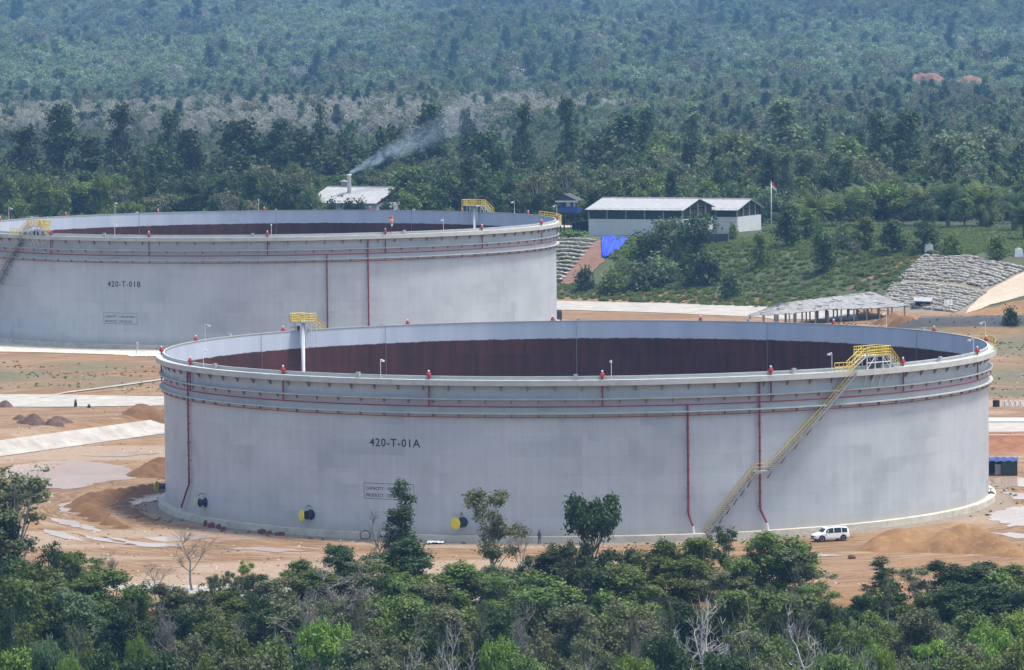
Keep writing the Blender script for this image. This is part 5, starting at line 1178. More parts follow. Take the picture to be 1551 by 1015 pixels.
# wall crest of stones above the terrace
# long low roof on posts
z_f, z_b = 7.2, 8.9
FL, FR, BR = at_z(1132, 478, z_f), at_z(1374, 463, z_f), at_z(1320, 442, z_b); BL = at_z(1178, 460, z_b)
c0 = (FL + FR) / 2; g0 = gzs(c0[0], c0[1]); root = empty('long_shelter', (c0[0], c0[1], g0), 0, None, 'long low grey patched roof on posts below the sandbag terrace', 'shelter'); o = np.array((c0[0], c0[1], g0))
rg_ = random.Random(8); mb = MB(); G = []
nu = 64
for i in range(nu + 1):
    u = i / nu; row = []
    for j in range(9):
        v = j / 8; p = (FL + (FR - FL) * u) * (1 - v) + (BL + (BR - BL) * u) * v - o; row.append((p[0], p[1], p[2] + 0.06 * (i % 2) + rg_.gauss(0, 0.05) - 0.15 * math.sin(u * 9) * (1 - v)))
    G.append(row)
mb.grid(G); mb.grid([[(x, y, z - 0.1) for x, y, z in r_][::-1] for r_ in G]); rf = mb.build('roof', M['roof_old'], root)
for k in range(26):
    u, v = rg_.uniform(0.03, 0.94), rg_.uniform(0.05, 0.9); p = (FL + (FR - FL) * u) * (1 - v) + (BL + (BR - BL) * u) * v - o; mb = MB() if k == 0 else mb; mb.box((p[0], p[1], p[2] + 0.2), (rg_.uniform(0.8, 2.4), 0.16, 0.12), rg_.uniform(-0.9, -0.6))
mb.build('ballast', M['wood'], rf)
for v in (0.03, 0.5, 0.97):
    for k in range(13):
        u = 0.01 + 0.98 * k / 12; p = (FL + (FR - FL) * u) * (1 - v) + (BL + (BR - BL) * u) * v; gg = gzs(p[0], p[1]); mb = MB(); mb.box((p[0] - o[0], p[1] - o[1], (p[2] - 0.1 + gg - 0.3) / 2 - o[2]), (0.28, 0.28, p[2] - gg + 0.1)); mb.build('post', M['wood'], root)
P = ground_hit(1398, 466); sh_ = empty('small_shelter', tuple(P), R_(-10), None, 'small grey slab roof shelter at the foot of the sandbag terrace', 'shelter')
mb = MB(); mb.hexa([(-1.8, -1.2, 1.25), (1.8, -1.2, 1.15), (1.8, 1.2, 1.75), (-1.8, 1.2, 1.85), (-1.8, -1.2, 1.4), (1.8, -1.2, 1.3), (1.8, 1.2, 1.9), (-1.8, 1.2, 2.0)]); mb.build('roof', M['roof_pale'], sh_)
mb = MB(); mb.box((0, 0.9, 0.75), (3.2, 0.15, 1.5)); mb.build('back_wall', M['wall_dark'], sh_)
for x_ in (-1.6, 1.6):
    mb = MB(); mb.box((x_, -1.05, 0.55), (0.14, 0.14, 1.3)); mb.build('post', M['wood'], sh_)
P = ground_hit(1437, 466); mb = MB(); mb.grid([[(-0.8 + 1.6 * i / 8, 0.75 * j / 5 + 0.08 * math.sin(i * 1.7), 0.35 + 1.1 * j / 5) for j in range(6)] for i in range(9)]); ob = mb.build('plastic_sheet', M['roof_pale'], None, True); ob.location = P; tag(ob, 'small pale sheet hung on the lower sandbag rows', 'sheet')
# ------------------------------------------------------------------ soil heaps
def heap(name, label, cones, mat, cat='soil heap', slope=0.62, group=None, res=0.33, rough=0.62):
    cs = [(ground_hit(px, py), h) for px, py, h in cones]; c0 = np.mean([c_[0] for c_ in cs], 0); z0 = min(gzs(c_[0][0], c_[0][1]) for c_ in cs)
    R = max(np.hypot(*(c_[0] - c0)[:2]) + c_[1] / slope for c_ in cs) + 1
    g = np.arange(-R, R, res); X_, Y_ = np.meshgrid(g, g); sd = int(abs(c0[0] * 13 + c0[1])) % 60
    n_ = (fbm(X_ + 50, Y_ + 50, 4.5, 100 + sd) - 0.5) * 2; n2_ = (fbm(X_ + 50, Y_ + 50, 1.6, 140 + sd) - 0.5)
    H = np.full_like(X_, -9.0); k = 0.35
    for c_, h in cs:
        d_ = np.hypot(X_ - (c_[0] - c0[0]) * 1.0, Y_ - (c_[1] - c0[1])); H = np.maximum(H, h - slope * (np.sqrt(d_ * d_ + 0.5) - 0.7) * (1 + 0.38 * n_))
    H = H + rough * n2_ * (H > -0.6) + 0.0; gzv = gz(X_ + c0[0], Y_ + c0[1]) - z0
    Zh = np.maximum(H, -0.8) + gzv
    idx_ = np.arange(X_.size).reshape(X_.shape); F_ = np.stack([idx_[:-1, :-1], idx_[:-1, 1:], idx_[1:, 1:], idx_[1:, :-1]], -1).reshape(-1, 4)
    keep_ = (H.ravel()[F_] > -0.7).any(1); F_ = F_[keep_]; used = np.unique(F_); mp_ = np.zeros(X_.size, int); mp_[used] = np.arange(len(used))
    V_ = np.stack([X_, Y_, Zh], -1).reshape(-1, 3)[used]
    ob = link(name, np_mesh(name, V_, mp_[F_], mat, True)); ob.location = (c0[0], c0[1], z0); return tag(ob, label, cat, group)
heap('soil_heap', 'large two-peaked orange soil heap right of the white car', [(1338, 831, 1.6), (1362, 829, 2.4), (1384, 828, 2.5), (1405, 829, 1.9), (1432, 832, 2.2), (1458, 831, 2.9), (1478, 831, 2.8), (1500, 835, 2.2), (1520, 838, 1.5), (1536, 842, 0.9), (1318, 832, 0.8)], M['soil_heap'])
heap('soil_bank', 'brown crescent soil bank curving out left of the front tank', [(247, 741, 0.9), (232, 743, 1.0), (216, 746, 1.1), (200, 749, 1.1), (184, 751, 1.1), (168, 754, 1.1), (152, 757, 1.2), (138, 762, 1.4), (130, 768, 1.4), (133, 774, 1.15), (141, 781, 1.0), (153, 788, 0.85), (168, 794, 0.7), (184, 799, 0.5)], M['soil_brown'], 'soil bank')
heap('soil_ridge', 'low dark trench ridge inside the crescent soil bank', [(244, 745, 0.35), (225, 748, 0.4), (205, 753, 0.45), (192, 758, 0.5), (186, 764, 0.5), (190, 771, 0.5), (200, 778, 0.5), (211, 784, 0.45), (221, 789, 0.4), (229, 793, 0.3)], soil('dark_wet_soil', (0.15, 0.085, 0.045), (0.11, 0.06, 0.032), (0.2, 0.12, 0.07)), 'soil bank', 0.5)
heap('soil_heap', 'brown soil heap touching the left side of the front tank', [(243, 716, 2.2), (232, 719, 1.9), (222, 721, 1.3), (212, 721, 0.8)], M['soil_brown'])
heap('soil_heap', 'small brown soil heap at the pale road left of the front tank', [(214, 625, 1.6), (206, 627, 1.2), (225, 628, 1.0), (236, 631, 0.8), (246, 632, 0.7)], M['soil_brown'])
heap('scrap_heap', 'dark rusty scrap heap between the two pale strips at left', [(40, 640, 1.0), (50, 641, 1.3), (58, 643, 1.0), (30, 635, 0.6)], M['scrap'], 'scrap heap', 0.9, None, 0.3, 0.9)
heap('scrap_heap', 'small dark scrap pile right of the larger scrap heap', [(80, 643, 0.9), (88, 640, 1.2), (93, 640, 0.7)], M['scrap'], 'scrap heap', 0.9, None, 0.3, 0.8)
heap('scrap_heap', 'dark debris pile at the left edge of the pale road', [(8, 616, 1.0), (12, 616, 0.6)], M['scrap'], 'scrap heap', 1.0, None, 0.3, 0.5)
heap('red_earth_bank', 'bare red earth cut on the far wooded hillside', [(1388, 150, 13.5), (1396, 150, 14.5), (1404, 150, 14), (1412, 150, 14.6), (1420, 150, 13.5)], M['soil_red'], 'earth cut', 0.9, None, 0.9, 2.5)
heap('red_earth_bank', 'smaller bare red earth cut right of the larger one on the hillside', [(1462, 152, 13), (1470, 152, 13.6), (1478, 152, 12.8)], M['soil_red'], 'earth cut', 0.9, None, 0.9, 2.5)
heap('soil_heap', 'orange spoil heap under the end of the long grey roof', [(1352, 489, 1.8), (1362, 490, 1.5), (1340, 491, 1.2)], M['soil_brown'])

# ------------------------------------------------------------------ things around the tanks
# white car
P = ground_hit(1257, 819); car = empty('parked_car', (P[0], P[1], P[2]), R_(180 + 20), None, 'white people carrier parked by the tank beside the soil heap', 'car')
ST = [(-2.30, .50, .95, 1.05, .80, .70), (-2.22, .36, .98, 1.45, .86, .62), (-1.95, .32, .99, 1.72, .90, .68), (-1.2, .30, .98, 1.79, .91, .70), (-0.3, .30, .96, 1.80, .91, .70), (0.35, .30, .95, 1.76, .91, .68), (0.72, .30, .95, 1.60, .91, .66), (1.25, .30, .96, 1.10, .90, .72), (1.45, .30, .95, 1.02, .89, .76), (1.95, .32, .88, .93, .86, .74), (2.2, .36, .76, .80, .80, .68), (2.30, .42, .66, .70, .70, .60)]
mb = MB(); V = []; nn = 12
for x_, zb_, zbelt, ztop, w_, wt_ in ST:
    V += [(x_, -w_ * 0.9, zb_), (x_, -w_, zb_ + 0.12), (x_, -w_ * 1.0, (zb_ + zbelt) / 2), (x_, -w_ * 0.97, zbelt), (x_, -wt_, ztop - 0.08), (x_, -wt_ * 0.85, ztop), (x_, wt_ * 0.85, ztop), (x_, wt_, ztop - 0.08), (x_, w_ * 0.97, zbelt), (x_, w_, (zb_ + zbelt) / 2), (x_, w_, zb_ + 0.12), (x_, w_ * 0.9, zb_)]
F_ = [(i * nn + k, i * nn + (k + 1) % nn, (i + 1) * nn + (k + 1) % nn, (i + 1) * nn + k) for i in range(len(ST) - 1) for k in range(nn)]
F_ += [tuple(range(nn))[::-1], tuple((len(ST) - 1) * nn + k for k in range(nn))]
mb.add(V, F_); body = mb.build('body', M['car_white'], car, False)
def st_at(x_):
    for a_, c_ in zip(ST[:-1], ST[1:]):
        if a_[0] <= x_ <= c_[0]:
            u = (x_ - a_[0]) / (c_[0] - a_[0]); return [p + (q_ - p) * u for p, q_ in zip(a_, c_)]
for sy in (-1, 1):
    for x0_, x1_ in ((-2.0, -1.25), (-1.17, -0.22), (-0.14, 0.95)):
        mb = MB(); G = []
        for k in range(7):
            x_ = x0_ + (x1_ - x0_) * k / 6; s_ = st_at(x_); lo, hi = s_[2] + 0.06, max(s_[2] + 0.08, s_[3] - 0.16)
            f_ = lambda z: sy * (s_[4] * 0.97 + (s_[5] - s_[4] * 0.97) * (z - s_[2]) / max(0.05, s_[3] - 0.08 - s_[2]) + 0.012)
            G.append([(x_, f_(lo), lo), (x_, f_(hi), hi)])
        mb.grid(G if sy < 0 else [r_[::-1] for r_ in G]); mb.build('side_window', M['glass_dark'], car)
mb = MB(); mb.grid([[(0.80, -0.58, 1.555), (0.80, 0.58, 1.555)], [(1.23, -0.66, 1.145), (1.23, 0.66, 1.145)]]); mb.build('windscreen', M['glass_dark'], car)
mb = MB(); mb.grid([[(-2.262, 0.62, 1.08), (-2.262, -0.62, 1.08)], [(-2.235, 0.56, 1.42), (-2.235, -0.56, 1.42)]]); mb.build('rear_window', M['glass_dark'], car)
for x_ in (-1.42, 1.42):
    for sy in (-1, 1):
        mb = MB(); mb.lathe([(0.2, -0.11), (0.33, -0.11), (0.35, -0.06), (0.35, 0.06), (0.33, 0.11), (0.2, 0.11)], 20, (x_, sy * 0.83, 0.35), (0, sy, 0)); wh = mb.build('wheel', M['rubber'], car)
        mb = MB(); mb.lathe([(0.22, 0.1), (0.21, 0.115), (0.06, 0.1)], 14, (x_, sy * 0.83, 0.35), (0, sy, 0)); mb.build('rim', M['rim'], wh)
        mb = MB(); mb.lathe([(0.43, 0.0), (0.43, 0.075)], 20, (x_, sy * 0.845, 0.38), (0, sy, 0)); mb.build('wheel_arch', M['rubber'], car)
mb = MB(); mb.box((2.27, 0, 0.62), (0.1, 0.9, 0.2)); mb.build('grille', M['rubber'], car)
mb = MB(); mb.box((2.2, 0, 0.36), (0.2, 1.3, 0.14)); mb.build('lower_intake', M['rubber'], car)
for sy in (-1, 1):
    mb = MB(); mb.box((2.14, sy * 0.66, 0.72), (0.2, 0.24, 0.13), sy * -0.35); mb.build('headlight', M['rim'], car)
    mb = MB(); mb.box((-2.26, sy * 0.72, 1.0), (0.08, 0.14, 0.34)); mb.build('tail_light', M['red_foam'], car)
    mb = MB(); mb.box((0.85, sy * 1.02, 1.02), (0.14, 0.2, 0.15)); mb.build('mirror', M['car_white'], car)
    mb = MB(); mb.box((-0.5, sy * 0.6, 1.815), (2.2, 0.05, 0.05)); mb.build('roof_rail', M['rim'], car)
# person in work clothes at the foot of the tank
P = ground_hit(817, 824); hp = 1.68; k = hp / 1.7
def skin_body():
    J = {'pelvis': (0, 0, .95, .14), 'waist': (0, .01, 1.1, .13), 'chest': (0, 0, 1.3, .16), 'neck': (0, -.01, 1.47, .06), 'head': (0, -.03, 1.58, .085), 'crown': (0, -.03, 1.67, .07)}
    E = [('pelvis', 'waist'), ('waist', 'chest'), ('chest', 'neck'), ('neck', 'head'), ('head', 'crown')]
    for s_, n_ in ((-1, 'l'), (1, 'r')):
        J.update({n_ + 'sh': (s_ * .19, 0, 1.4, .07), n_ + 'el': (s_ * .25, .02, 1.13, .048), n_ + 'wr': (s_ * .23, -.08, .9, .034), n_ + 'ha': (s_ * .22, -.12, .81, .035), n_ + 'hip': (s_ * .1, 0, .88, .10), n_ + 'kn': (s_ * .12, -.02 * s_, .49, .07), n_ + 'an': (s_ * .13, .03, .09, .048), n_ + 'to': (s_ * .15, -.14, .04, .04)})
        E += [('chest', n_ + 'sh'), (n_ + 'sh', n_ + 'el'), (n_ + 'el', n_ + 'wr'), (n_ + 'wr', n_ + 'ha'), ('pelvis', n_ + 'hip'), (n_ + 'hip', n_ + 'kn'), (n_ + 'kn', n_ + 'an'), (n_ + 'an', n_ + 'to')]
    ks = list(J); me_ = bpy.data.meshes.new('person'); me_.from_pydata([J[q_][:3] for q_ in ks], [(ks.index(a_), ks.index(c_)) for a_, c_ in E], [])
    ob = link('person', me_); md = ob.modifiers.new('skin', 'SKIN'); sk = me_.skin_vertices[0].data
    for i, q_ in enumerate(ks): sk[i].radius = (J[q_][3], J[q_][3]); sk[i].use_root = (i == 0)
    ss_ = ob.modifiers.new('sub', 'SUBSURF'); ss_.levels = ss_.render_levels = 2
    return ob
pe = skin_body(); dgp = bpy.context.evaluated_depsgraph_get(); m2 = bpy.data.meshes.new_from_object(pe.evaluated_get(dgp)); pe.modifiers.clear(); pe.data = m2
m2.materials.clear(); m2.materials.append(M['fabric_blue']); m2.materials.append(M['skin']); m2.materials.append(M['rubber'])
for p_ in m2.polygons:
    c_ = p_.center; p_.material_index = 1 if (c_.z > 1.47 or (abs(c_.x) > .17 and c_.z < .9 and c_.z > .7)) else 2 if c_.z < .1 else 0; p_.use_smooth = True
pe.location = P; pe.rotation_euler = (0, 0, R_(35)); pe.scale = (k, k, k); tag(pe, 'person in dark blue work clothes standing at the tank foot', 'person')
mb = MB(); mb.lathe([(0.125, 1.60), (0.13, 1.64), (0.11, 1.72), (0.06, 1.765), (0.01, 1.775)], 12, (0, -0.03, 0)); mb.build('hard_hat', M['navy'], pe, True)
# tapered dark markers on the road edge
for px, py, h_, lab in ((114.5, 616, 1.2, 'dark green wrapped marker post at the pale road edge'), (135, 617.5, 0.6, 'short dark marker right of the taller wrapped marker post')):
    P = ground_hit(px, py); mb = MB(); mb.lathe([(0.26, 0), (0.24, h_ * 0.5), (0.16, h_ * 0.8), (0.07, h_)], 9); mb.lathe([(0.32, 0), (0.3, 0.06)], 9); ob = mb.build('marker_post', M['tarp_dark'], None, True); ob.location = P; tag(ob, lab, 'marker')
# white standpipe and rails beside the rear tank
P = ground_hit(208, 539.5); h_ = at_y(208, 519, P[1])[2] - P[2]; mb = MB(); mb.lathe([(0.3, 0), (0.3, 0.1), (0.16, 0.12), (0.16, h_ - 0.15), (0.22, h_ - 0.15), (0.22, h_)], 12); ob = mb.build('standpipe', M['steel_white'], None, True); ob.location = P; tag(ob, 'white standpipe rising left of the front tank rim', 'pipe')
P = ground_hit(222, 525); mb = MB(); mb.tube([(-0.2, 0, 0), (-0.2, 0, 1.1), (-0.2, 0, 0.6), (5, -0.3, 0.6), (5, -0.3, 0)], 0.13, 8); ob = mb.build('pipe_rail', M['steel_white'], None); ob.location = P; tag(ob, 'white horizontal pipe rail behind the standpipe', 'pipe')
P = ground_hit(200, 540.5); mb = MB(); mb.tube([(-0.6, 0, 0.15), (2, -0.2, 0.15), (6, -0.8, 0.15)], 0.14, 8)
for x_ in (0, 2.5, 5): mb.box((x_, -0.1 - 0.1 * x_, 0.05), (0.3, 0.5, 0.12))
ob = mb.build('ground_pipe', M['steel_white'], None); ob.location = P; tag(ob, 'white pipe lying on the ground at the foot of the standpipe', 'pipe')
P = ground_hit(130, 523); mb = MB(); mb.tube([(-1.6, 0, 0.2), (1.2, 0, 0.2), (1.6, 0, 0.35), (1.75, 0, 0.9)], 0.2, 8); ob = mb.build('black_pipe', M['rubber'], None); ob.location = P; tag(ob, 'black bent pipe lying before the rear tank', 'pipe')
# board, hoop, rubble, sheets at the foot of the front tank
P = ground_hit(651, 818.5); nb = empty('notice_board', tuple(P), 0, None, 'small white board on legs at the front tank foot', 'board')
mb = MB(); mb.box((0, 0, 0.85), (0.95, 0.06, 0.7)); mb.build('panel', M['white_sheet'], nb)
for x_ in (-0.38, 0.38):
    mb = MB(); mb.box((x_, 0.06, 0.45), (0.06, 0.05, 0.95)); mb.build('leg', M['wood'], nb)
P = ground_hit(553, 817.5); mb = MB(); mb.tube([(0.6 * math.cos(a), 0, 0.55 + 0.6 * math.sin(a)) for a in np.linspace(-0.75, math.pi + 0.75, 20)], 0.06, 6); mb.tube([(-0.44, 0, 0.12), (0.44, 0, 0.12)], 0.06, 6); ob = mb.build('pipe_hoop', M['scrap']); ob.location = P; tag(ob, 'rusty hoop standing against the tank foundation', 'hoop')
def rubble(px, py, w_, h_, sd):
    rg_ = random.Random(sd); P = ground_hit(px, py); W = w_ * P[1] / CAM_F; H = h_ * P[1] / CAM_F; mb = MB()
    p8 = [(sx * W / 2 * rg_.uniform(0.75, 1.05), sy * 0.3 * rg_.uniform(0.8, 1.1), z * H * rg_.uniform(0.85, 1.1)) for z, sx, sy in ((0, -1, -1), (0, 1, -1), (0, 1, 1), (0, -1, 1), (1, -1, -1), (1, 1, -1), (1, 1, 1), (1, -1, 1))]
    mb.hexa(p8); mb.hexa([(x_ * 0.5 + 0.1 * W, y_ * 0.6 - 0.05, z * 0.25 + H * 0.96) for x_, y_, z in p8]); ob = mb.build('rubble_block', M['brick']); ob.location = P - np.array((0, 0, 0.05)); return ob
for i, (px, py, w_, h_, lab) in enumerate(((311, 797, 6, 8, 'leftmost red-brown block at the tank foot'), (320, 799, 11, 7, 'red-brown block beside the leftmost one'), (331, 801, 8, 7, 'middle red-brown block of the left group'), (339, 803, 8, 5, 'low red-brown block ending the left group'), (396, 808, 14, 6, 'red-brown block starting the middle group'), (408, 809, 8, 5, 'small red-brown block in the middle group'), (424, 811, 16, 5, 'long low red-brown block ending the middle group'), (565, 816, 12, 6, 'red-brown block beside the rusty hoop'))):
    tag(rubble(px, py, w_, h_, i), lab, 'block', 'red-brown blocks along the tank foot')
for px, py, w_, lab in ((660, 823, 26, 'white sheet lying on the ground below the white board'), (918, 812, 18, 'crumpled blue and white sheet behind the heart-shaped tree')):
    P = ground_hit(px, py); rg_ = random.Random(px); W = w_ * P[1] / CAM_F; mb = MB(); G = [[(W * (i / 9 - 0.5), 2.0 * (j / 7 - 0.5), 0.12 + 0.16 * rg_.random() + (0.35 * math.sin(math.pi * i / 9) if px > 900 else 0)) for j in range(8)] for i in range(10)]
    mb.grid(G); ob = mb.build('plastic_sheet', paint('sheet_bluewhite', (0.35, 0.45, 0.62), 0.5, 0.5, 1.2, (0.7, 0.72, 0.75)) if px > 900 else M['white_sheet'], None, True); ob.location = P; tag(ob, lab, 'sheet')
P = ground_hit(942, 815); mb = MB(); mb.tube([(-0.9, 0, 0), (-0.9, 0, 1.1), (-0.5, 0, 1.35), (0.2, 0, 1.1), (0.9, 0, 1.4), (0.9, 0, 0.9)], 0.07, 6); mb.tube([(0.2, 0, 1.1), (0.2, 0, 0)], 0.06, 6); ob = mb.build('bent_pipe', M['steel_dark']); ob.location = P; tag(ob, 'thin dark bent pipe right of the heart-shaped tree', 'pipe')
# valves at the right-hand foot
for px, py, lab in ((1503, 757, 'black valve pipe at the right foot of the front tank'), (1479, 765, 'pale valve stub beside the black valve pipe')):
    P = ground_hit(px, py); mb = MB(); mb.tube([(-0.9, 0, 0.9), (0, 0, 1.0), (0.35, 0, 0.7), (0.4, 0, 0)], 0.13, 8); mb.lathe([(0.3, 0.7), (0.3, 0.8)], 12, (-0.45, 0, 0.2)); mb.lathe([(0.06, 0), (0.06, 0.5), (0.28, 0.5), (0.28, 0.55)], 10, (-0.2, 0, 0.95)); ob = mb.build('valve_pipe', M['steel_dark'] if px > 1490 else M['concrete']); ob.location = P; tag(ob, lab, 'valve')
# tarpaulin shelter
P = ground_hit(1516, 719); tp = empty('tarpaulin_hut', tuple(P), R_(-6), (0.72, 0.9, 1.0), 'dark tarpaulin hut with blue and teal roof right of the front tank', 'hut')
rg_ = random.Random(3)
for x_ in (-3.2, -1.0, 1.1, 3.0):
    for y_ in (-1.5, 1.5):
        mb = MB(); mb.tube([(x_, y_, 0), (x_, y_, 1.95)], 0.05, 5); mb.build('post', M['wood'], tp)
mb = MB(); G = [[(-3.5 + 6.8 * i / 16 + (0.25 if 0 < i < 16 else 0) * 0, -1.8 + 3.6 * j / 8, 2.05 + 0.38 * math.sin(math.pi * j / 8) + 0.1 * math.sin(i * 1.7 + j) + rg_.gauss(0, 0.04)) for j in range(9)] for i in range(17)]
mb.grid(G); mb.grid([[(x_, y_, z - 0.04) for x_, y_, z in r_][::-1] for r_ in G]); mb.build('roof_tarp', M['tarp_teal'], tp, True)
mb = MB()
for y_, x0_, x1_ in ((-1.6, 0.1, 3.15), (1.6, -3.3, 3.15)): mb.grid([[(x0_ + (x1_ - x0_) * i / 14, y_ + 0.09 * math.sin(i * 1.9), z) for z in (0.0, 1.0, 2.05)] for i in range(15)])
mb.grid([[(3.15 + 0.06 * math.sin(i * 2), -1.6 + 3.2 * i / 8, z) for z in (0, 1, 2.05)] for i in range(9)]); mb.grid([[(-3.3, -1.6 + 3.2 * i / 8, z) for z in (0, 1, 2.05)] for i in range(9)]); mb.build('side_tarp', M['tarp_dark'], tp, True)
P = ground_hit(1511, 718.5); mb = MB(); mb.box((0, 0, 0.75), (0.8, 0.08, 1.4)); mb.box((0, 0.05, 0.75), (0.7, 0.1, 1.3)); mb.box((0, -0.1, 0.04), (0.9, 0.4, 0.08)); ob = mb.build('doorway_sheet', M['white_sheet']); ob.location = P + np.array((0, -0.4, 0)); tag(ob, 'white sheet standing in the dark hut opening', 'sheet')
# trestles and drum by the far road
for i, px in enumerate((1522, 1530, 1538, 1546, 1555)):
    P = ground_hit(px, 616); mb = MB(); mb.tube([(-0.45, 0, 0), (0, 0, 1.0), (0.45, 0, 0)], 0.11, 6); mb.tube([(0, 0.35, 0), (0, 0, 1.0)], 0.1, 6); ob = mb.build('trestle', M['white_sheet']); ob.location = P; tag(ob, ['first', 'second', 'third', 'fourth', 'fifth'][i] + ' white trestle from the black drum', 'trestle', 'white trestles by the far road')
P = ground_hit(1509, 616); mb = MB(); mb.lathe([(0.5, 0), (0.55, 0.05), (0.55, 0.5), (0.58, 0.52), (0.55, 0.55), (0.55, 1.0), (0.5, 1.05)], 16); ob = mb.build('oil_drum', M['rubber'], None); ob.location = P; tag(ob, 'black drum standing left of the white trestles', 'drum')
P = ground_hit(845, 485); mb = MB(); mb.box((0, 0, 0.9), (1.6, 1.2, 1.5)); mb.hexa([(-0.8, -0.6, 1.65), (0.8, -0.6, 1.65), (0.8, 0.6, 1.65), (-0.8, 0.6, 1.65), (-0.6, -0.5, 2.0), (0.6, -0.5, 2.0), (0.6, 0.5, 2.0), (-0.6, 0.5, 2.0)])
for x_ in (-0.6, 0.6): mb.box((x_, 0, 0.08), (0.2, 1.2, 0.16))
ob = mb.build('generator', M['steel_dark']); ob.location = P; tag(ob, 'dark generator box behind the front tank rim, right of the rear tank', 'generator')
# ------------------------------------------------------------------ smoke from the chimney
S0 = at_y(529.5, 262.5, 1224); S1 = at_y(645, 203, 1224); dv = Vector(S1 - S0).normalized(); LS = 62.0
mb = MB(); prof = [(0.5 + 0.16 * x_, x_) for x_ in np.linspace(0, LS, 12)]; mb.lathe(prof, 16)
sm = mb.build('smoke', None, None); sm.matrix_world = Matrix.Translation(Vector(S0)) @ dv.to_track_quat('Z', 'Y').to_matrix().to_4x4()
m, t, b, o = new_mat('smoke_volume'); t.nodes.remove(b); sm.data.materials.clear(); sm.data.materials.append(m); tag(sm, kind='stuff')
tc = N(t, 'ShaderNodeTexCoord').outputs['Object']; sp = N(t, 'ShaderNodeSeparateXYZ'); t.links.new(tc, sp.inputs[0]); X_, Y_, Z_ = sp.outputs
wv = N(t, 'ShaderNodeTexNoise'); wv.noise_dimensions = '1D'; wv.inputs['Scale'].default_value = 0.16; wv.inputs['Detail'].default_value = 2; t.links.new(Z_, wv.inputs['W'])
sw = mth(t, 'MULTIPLY', mth(t, 'SUBTRACT', wv.outputs['Fac'], 0.5), mth(t, 'MULTIPLY', Z_, 0.22))
X_ = mth(t, 'ADD', X_, sw); Y_ = mth(t, 'SUBTRACT', Y_, sw)
rr = mth(t, 'SQRT', mth(t, 'ADD', mth(t, 'MULTIPLY', X_, X_), mth(t, 'MULTIPLY', Y_, Y_))); rad = mth(t, 'MULTIPLY_ADD', Z_, 0.16, 0.5)
fall = mth(t, 'SUBTRACT', 1.0, mth(t, 'DIVIDE', rr, rad), clamp=True)
mp = N(t, 'ShaderNodeMapping'); mp.inputs['Scale'].default_value = (1, 1, 0.6); t.links.new(tc, mp.inputs[0])
ns = ramp(t, noise(t, 0.42, 5, mp.outputs[0], 0.62, 1.4), 0.42, 0.62)
den = mth(t, 'DIVIDE', mth(t, 'MULTIPLY', mth(t, 'MULTIPLY', mth(t, 'POWER', fall, 0.7), ns), 1.5), rad)
den = mth(t, 'MULTIPLY', den, mth(t, 'POWER', mth(t, 'SUBTRACT', 1.0, mth(t, 'DIVIDE', Z_, LS), clamp=True), 3.2))
pv = N(t, 'ShaderNodeVolumePrincipled'); pv.inputs['Color'].default_value = (0.66, 0.85, 1.0, 1); t.links.new(den, pv.inputs['Density']); t.links.new(pv.outputs[0], o.inputs['Volume'])

# loose clods, stones and grass tufts on the site
def clod_mesh():
    rg_ = random.Random(2); mb = MB(); n = 7
    for zz, rr_ in ((0, 0.9), (0.35, 1.0), (0.7, 0.65)):
        for k in range(n): a = 6.283 * k / n; q_ = rr_ * rg_.uniform(0.75, 1.1); mb.v.append((q_ * math.cos(a), q_ * math.sin(a), zz))
    mb.v.append((0, 0, 0.85))
    mb.f = [(i * n + k, i * n + (k + 1) % n, (i + 1) * n + (k + 1) % n, (i + 1) * n + k) for i in range(2) for k in range(n)] + [(2 * n + k, 2 * n + (k + 1) % n, 3 * n) for k in range(n)]
    mb.m = [0] * len(mb.f); return mb
P = ground_hit(1290, 846); ob = clod_mesh().build('boulder', M['soil_brown']); ob.location = P; ob.scale = (0.55, 0.45, 0.6); tag(ob, 'lone brown soil lump lying left of the big soil heap', 'boulder'); clod = ob
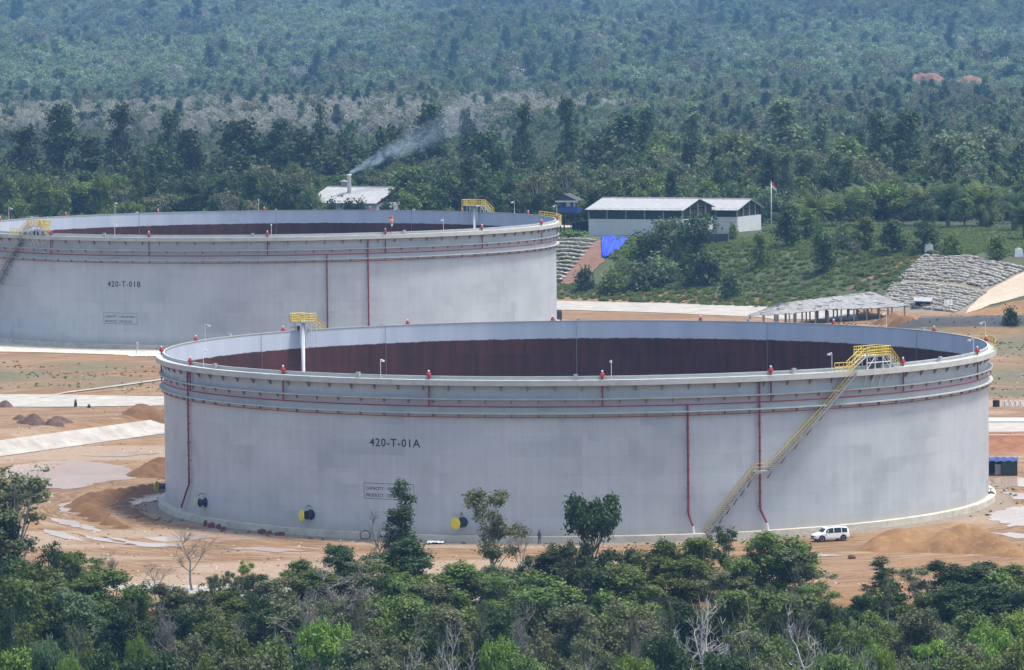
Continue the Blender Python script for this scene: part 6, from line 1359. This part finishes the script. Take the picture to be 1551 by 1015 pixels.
P = ground_hit(1000, 826); ob2 = clod_mesh().build('boulder', M['concrete']); ob2.location = P; ob2.scale = (0.5, 0.4, 0.5); tag(ob2, 'lone pale stone at the tank foot left of the first red pipe', 'boulder')
rgc = np.random.default_rng(9); n = 9000; X = rgc.uniform(-85, 95, n); Y = 546 + 320 * rgc.random(n) ** 1.5; keep = (np.hypot(X - A_C[0], Y - A_C[1]) > 57) & (np.hypot(X - B_C[0], Y - B_C[1]) > 63) & (np.abs(X) < Y * 0.115) & (fbm(X, Y, 14, 201) > 0.47)
X, Y = X[keep], Y[keep]
scatter('clods', np.stack([X, Y, gz(X, Y) - 0.08], 1), rgc.uniform(0, 6.28, len(X)), rgc.uniform(0.06, 0.30, len(X)) ** 1.25, (rgc.random(len(X)) < 0.3).astype(int), [[clod], [ob2]], None)
n = 30000; X = rgc.uniform(-120, 130, n); Y = rgc.uniform(548, 935, n); fo = fbm(X * 0.6, Y * 1.6, 9, 211)
zone_l = (X < -25) & (Y > 806) & (Y < 852) & (fo > 0.52); zone_r = (X > 52) & (Y > 792) & (fo > 0.47); ra = np.hypot(X - A_C[0], Y - A_C[1]); ring_ = (ra > 56.6) & (ra < 59.5) & (fo > 0.5)
keep = (zone_l | zone_r | ring_) & (np.hypot(X - B_C[0], Y - B_C[1]) > 64) & (np.abs(X) < Y * 0.12); X, Y = X[keep], Y[keep]
scatter('field_grass', np.stack([X, Y, gz(X, Y) - 0.1], 1), rgc.uniform(0, 6.28, len(X)), rgc.uniform(0.04, 0.10, len(X)), (rgc.random(len(X)) < 0.08).astype(int), [src(MG['grasstuft'][0]), src(MG['bush'][1])], None)
# ------------------------------------------------------------------ haze: one even box of air
mb = MB(); mb.box((0, 2950, 95), (2900, 6700, 230)); hz = mb.build('haze', None)
m, t, b, o = new_mat('haze_air'); t.nodes.remove(b)
pv = N(t, 'ShaderNodeVolumePrincipled'); pv.inputs['Color'].default_value = (0.27, 0.57, 1.0, 1); pv.inputs['Density'].default_value = 0.000080; pv.inputs['Anisotropy'].default_value = 0.2
t.links.new(pv.outputs[0], o.inputs['Volume']); hz.data.materials.clear(); hz.data.materials.append(m); tag(hz, kind='stuff')
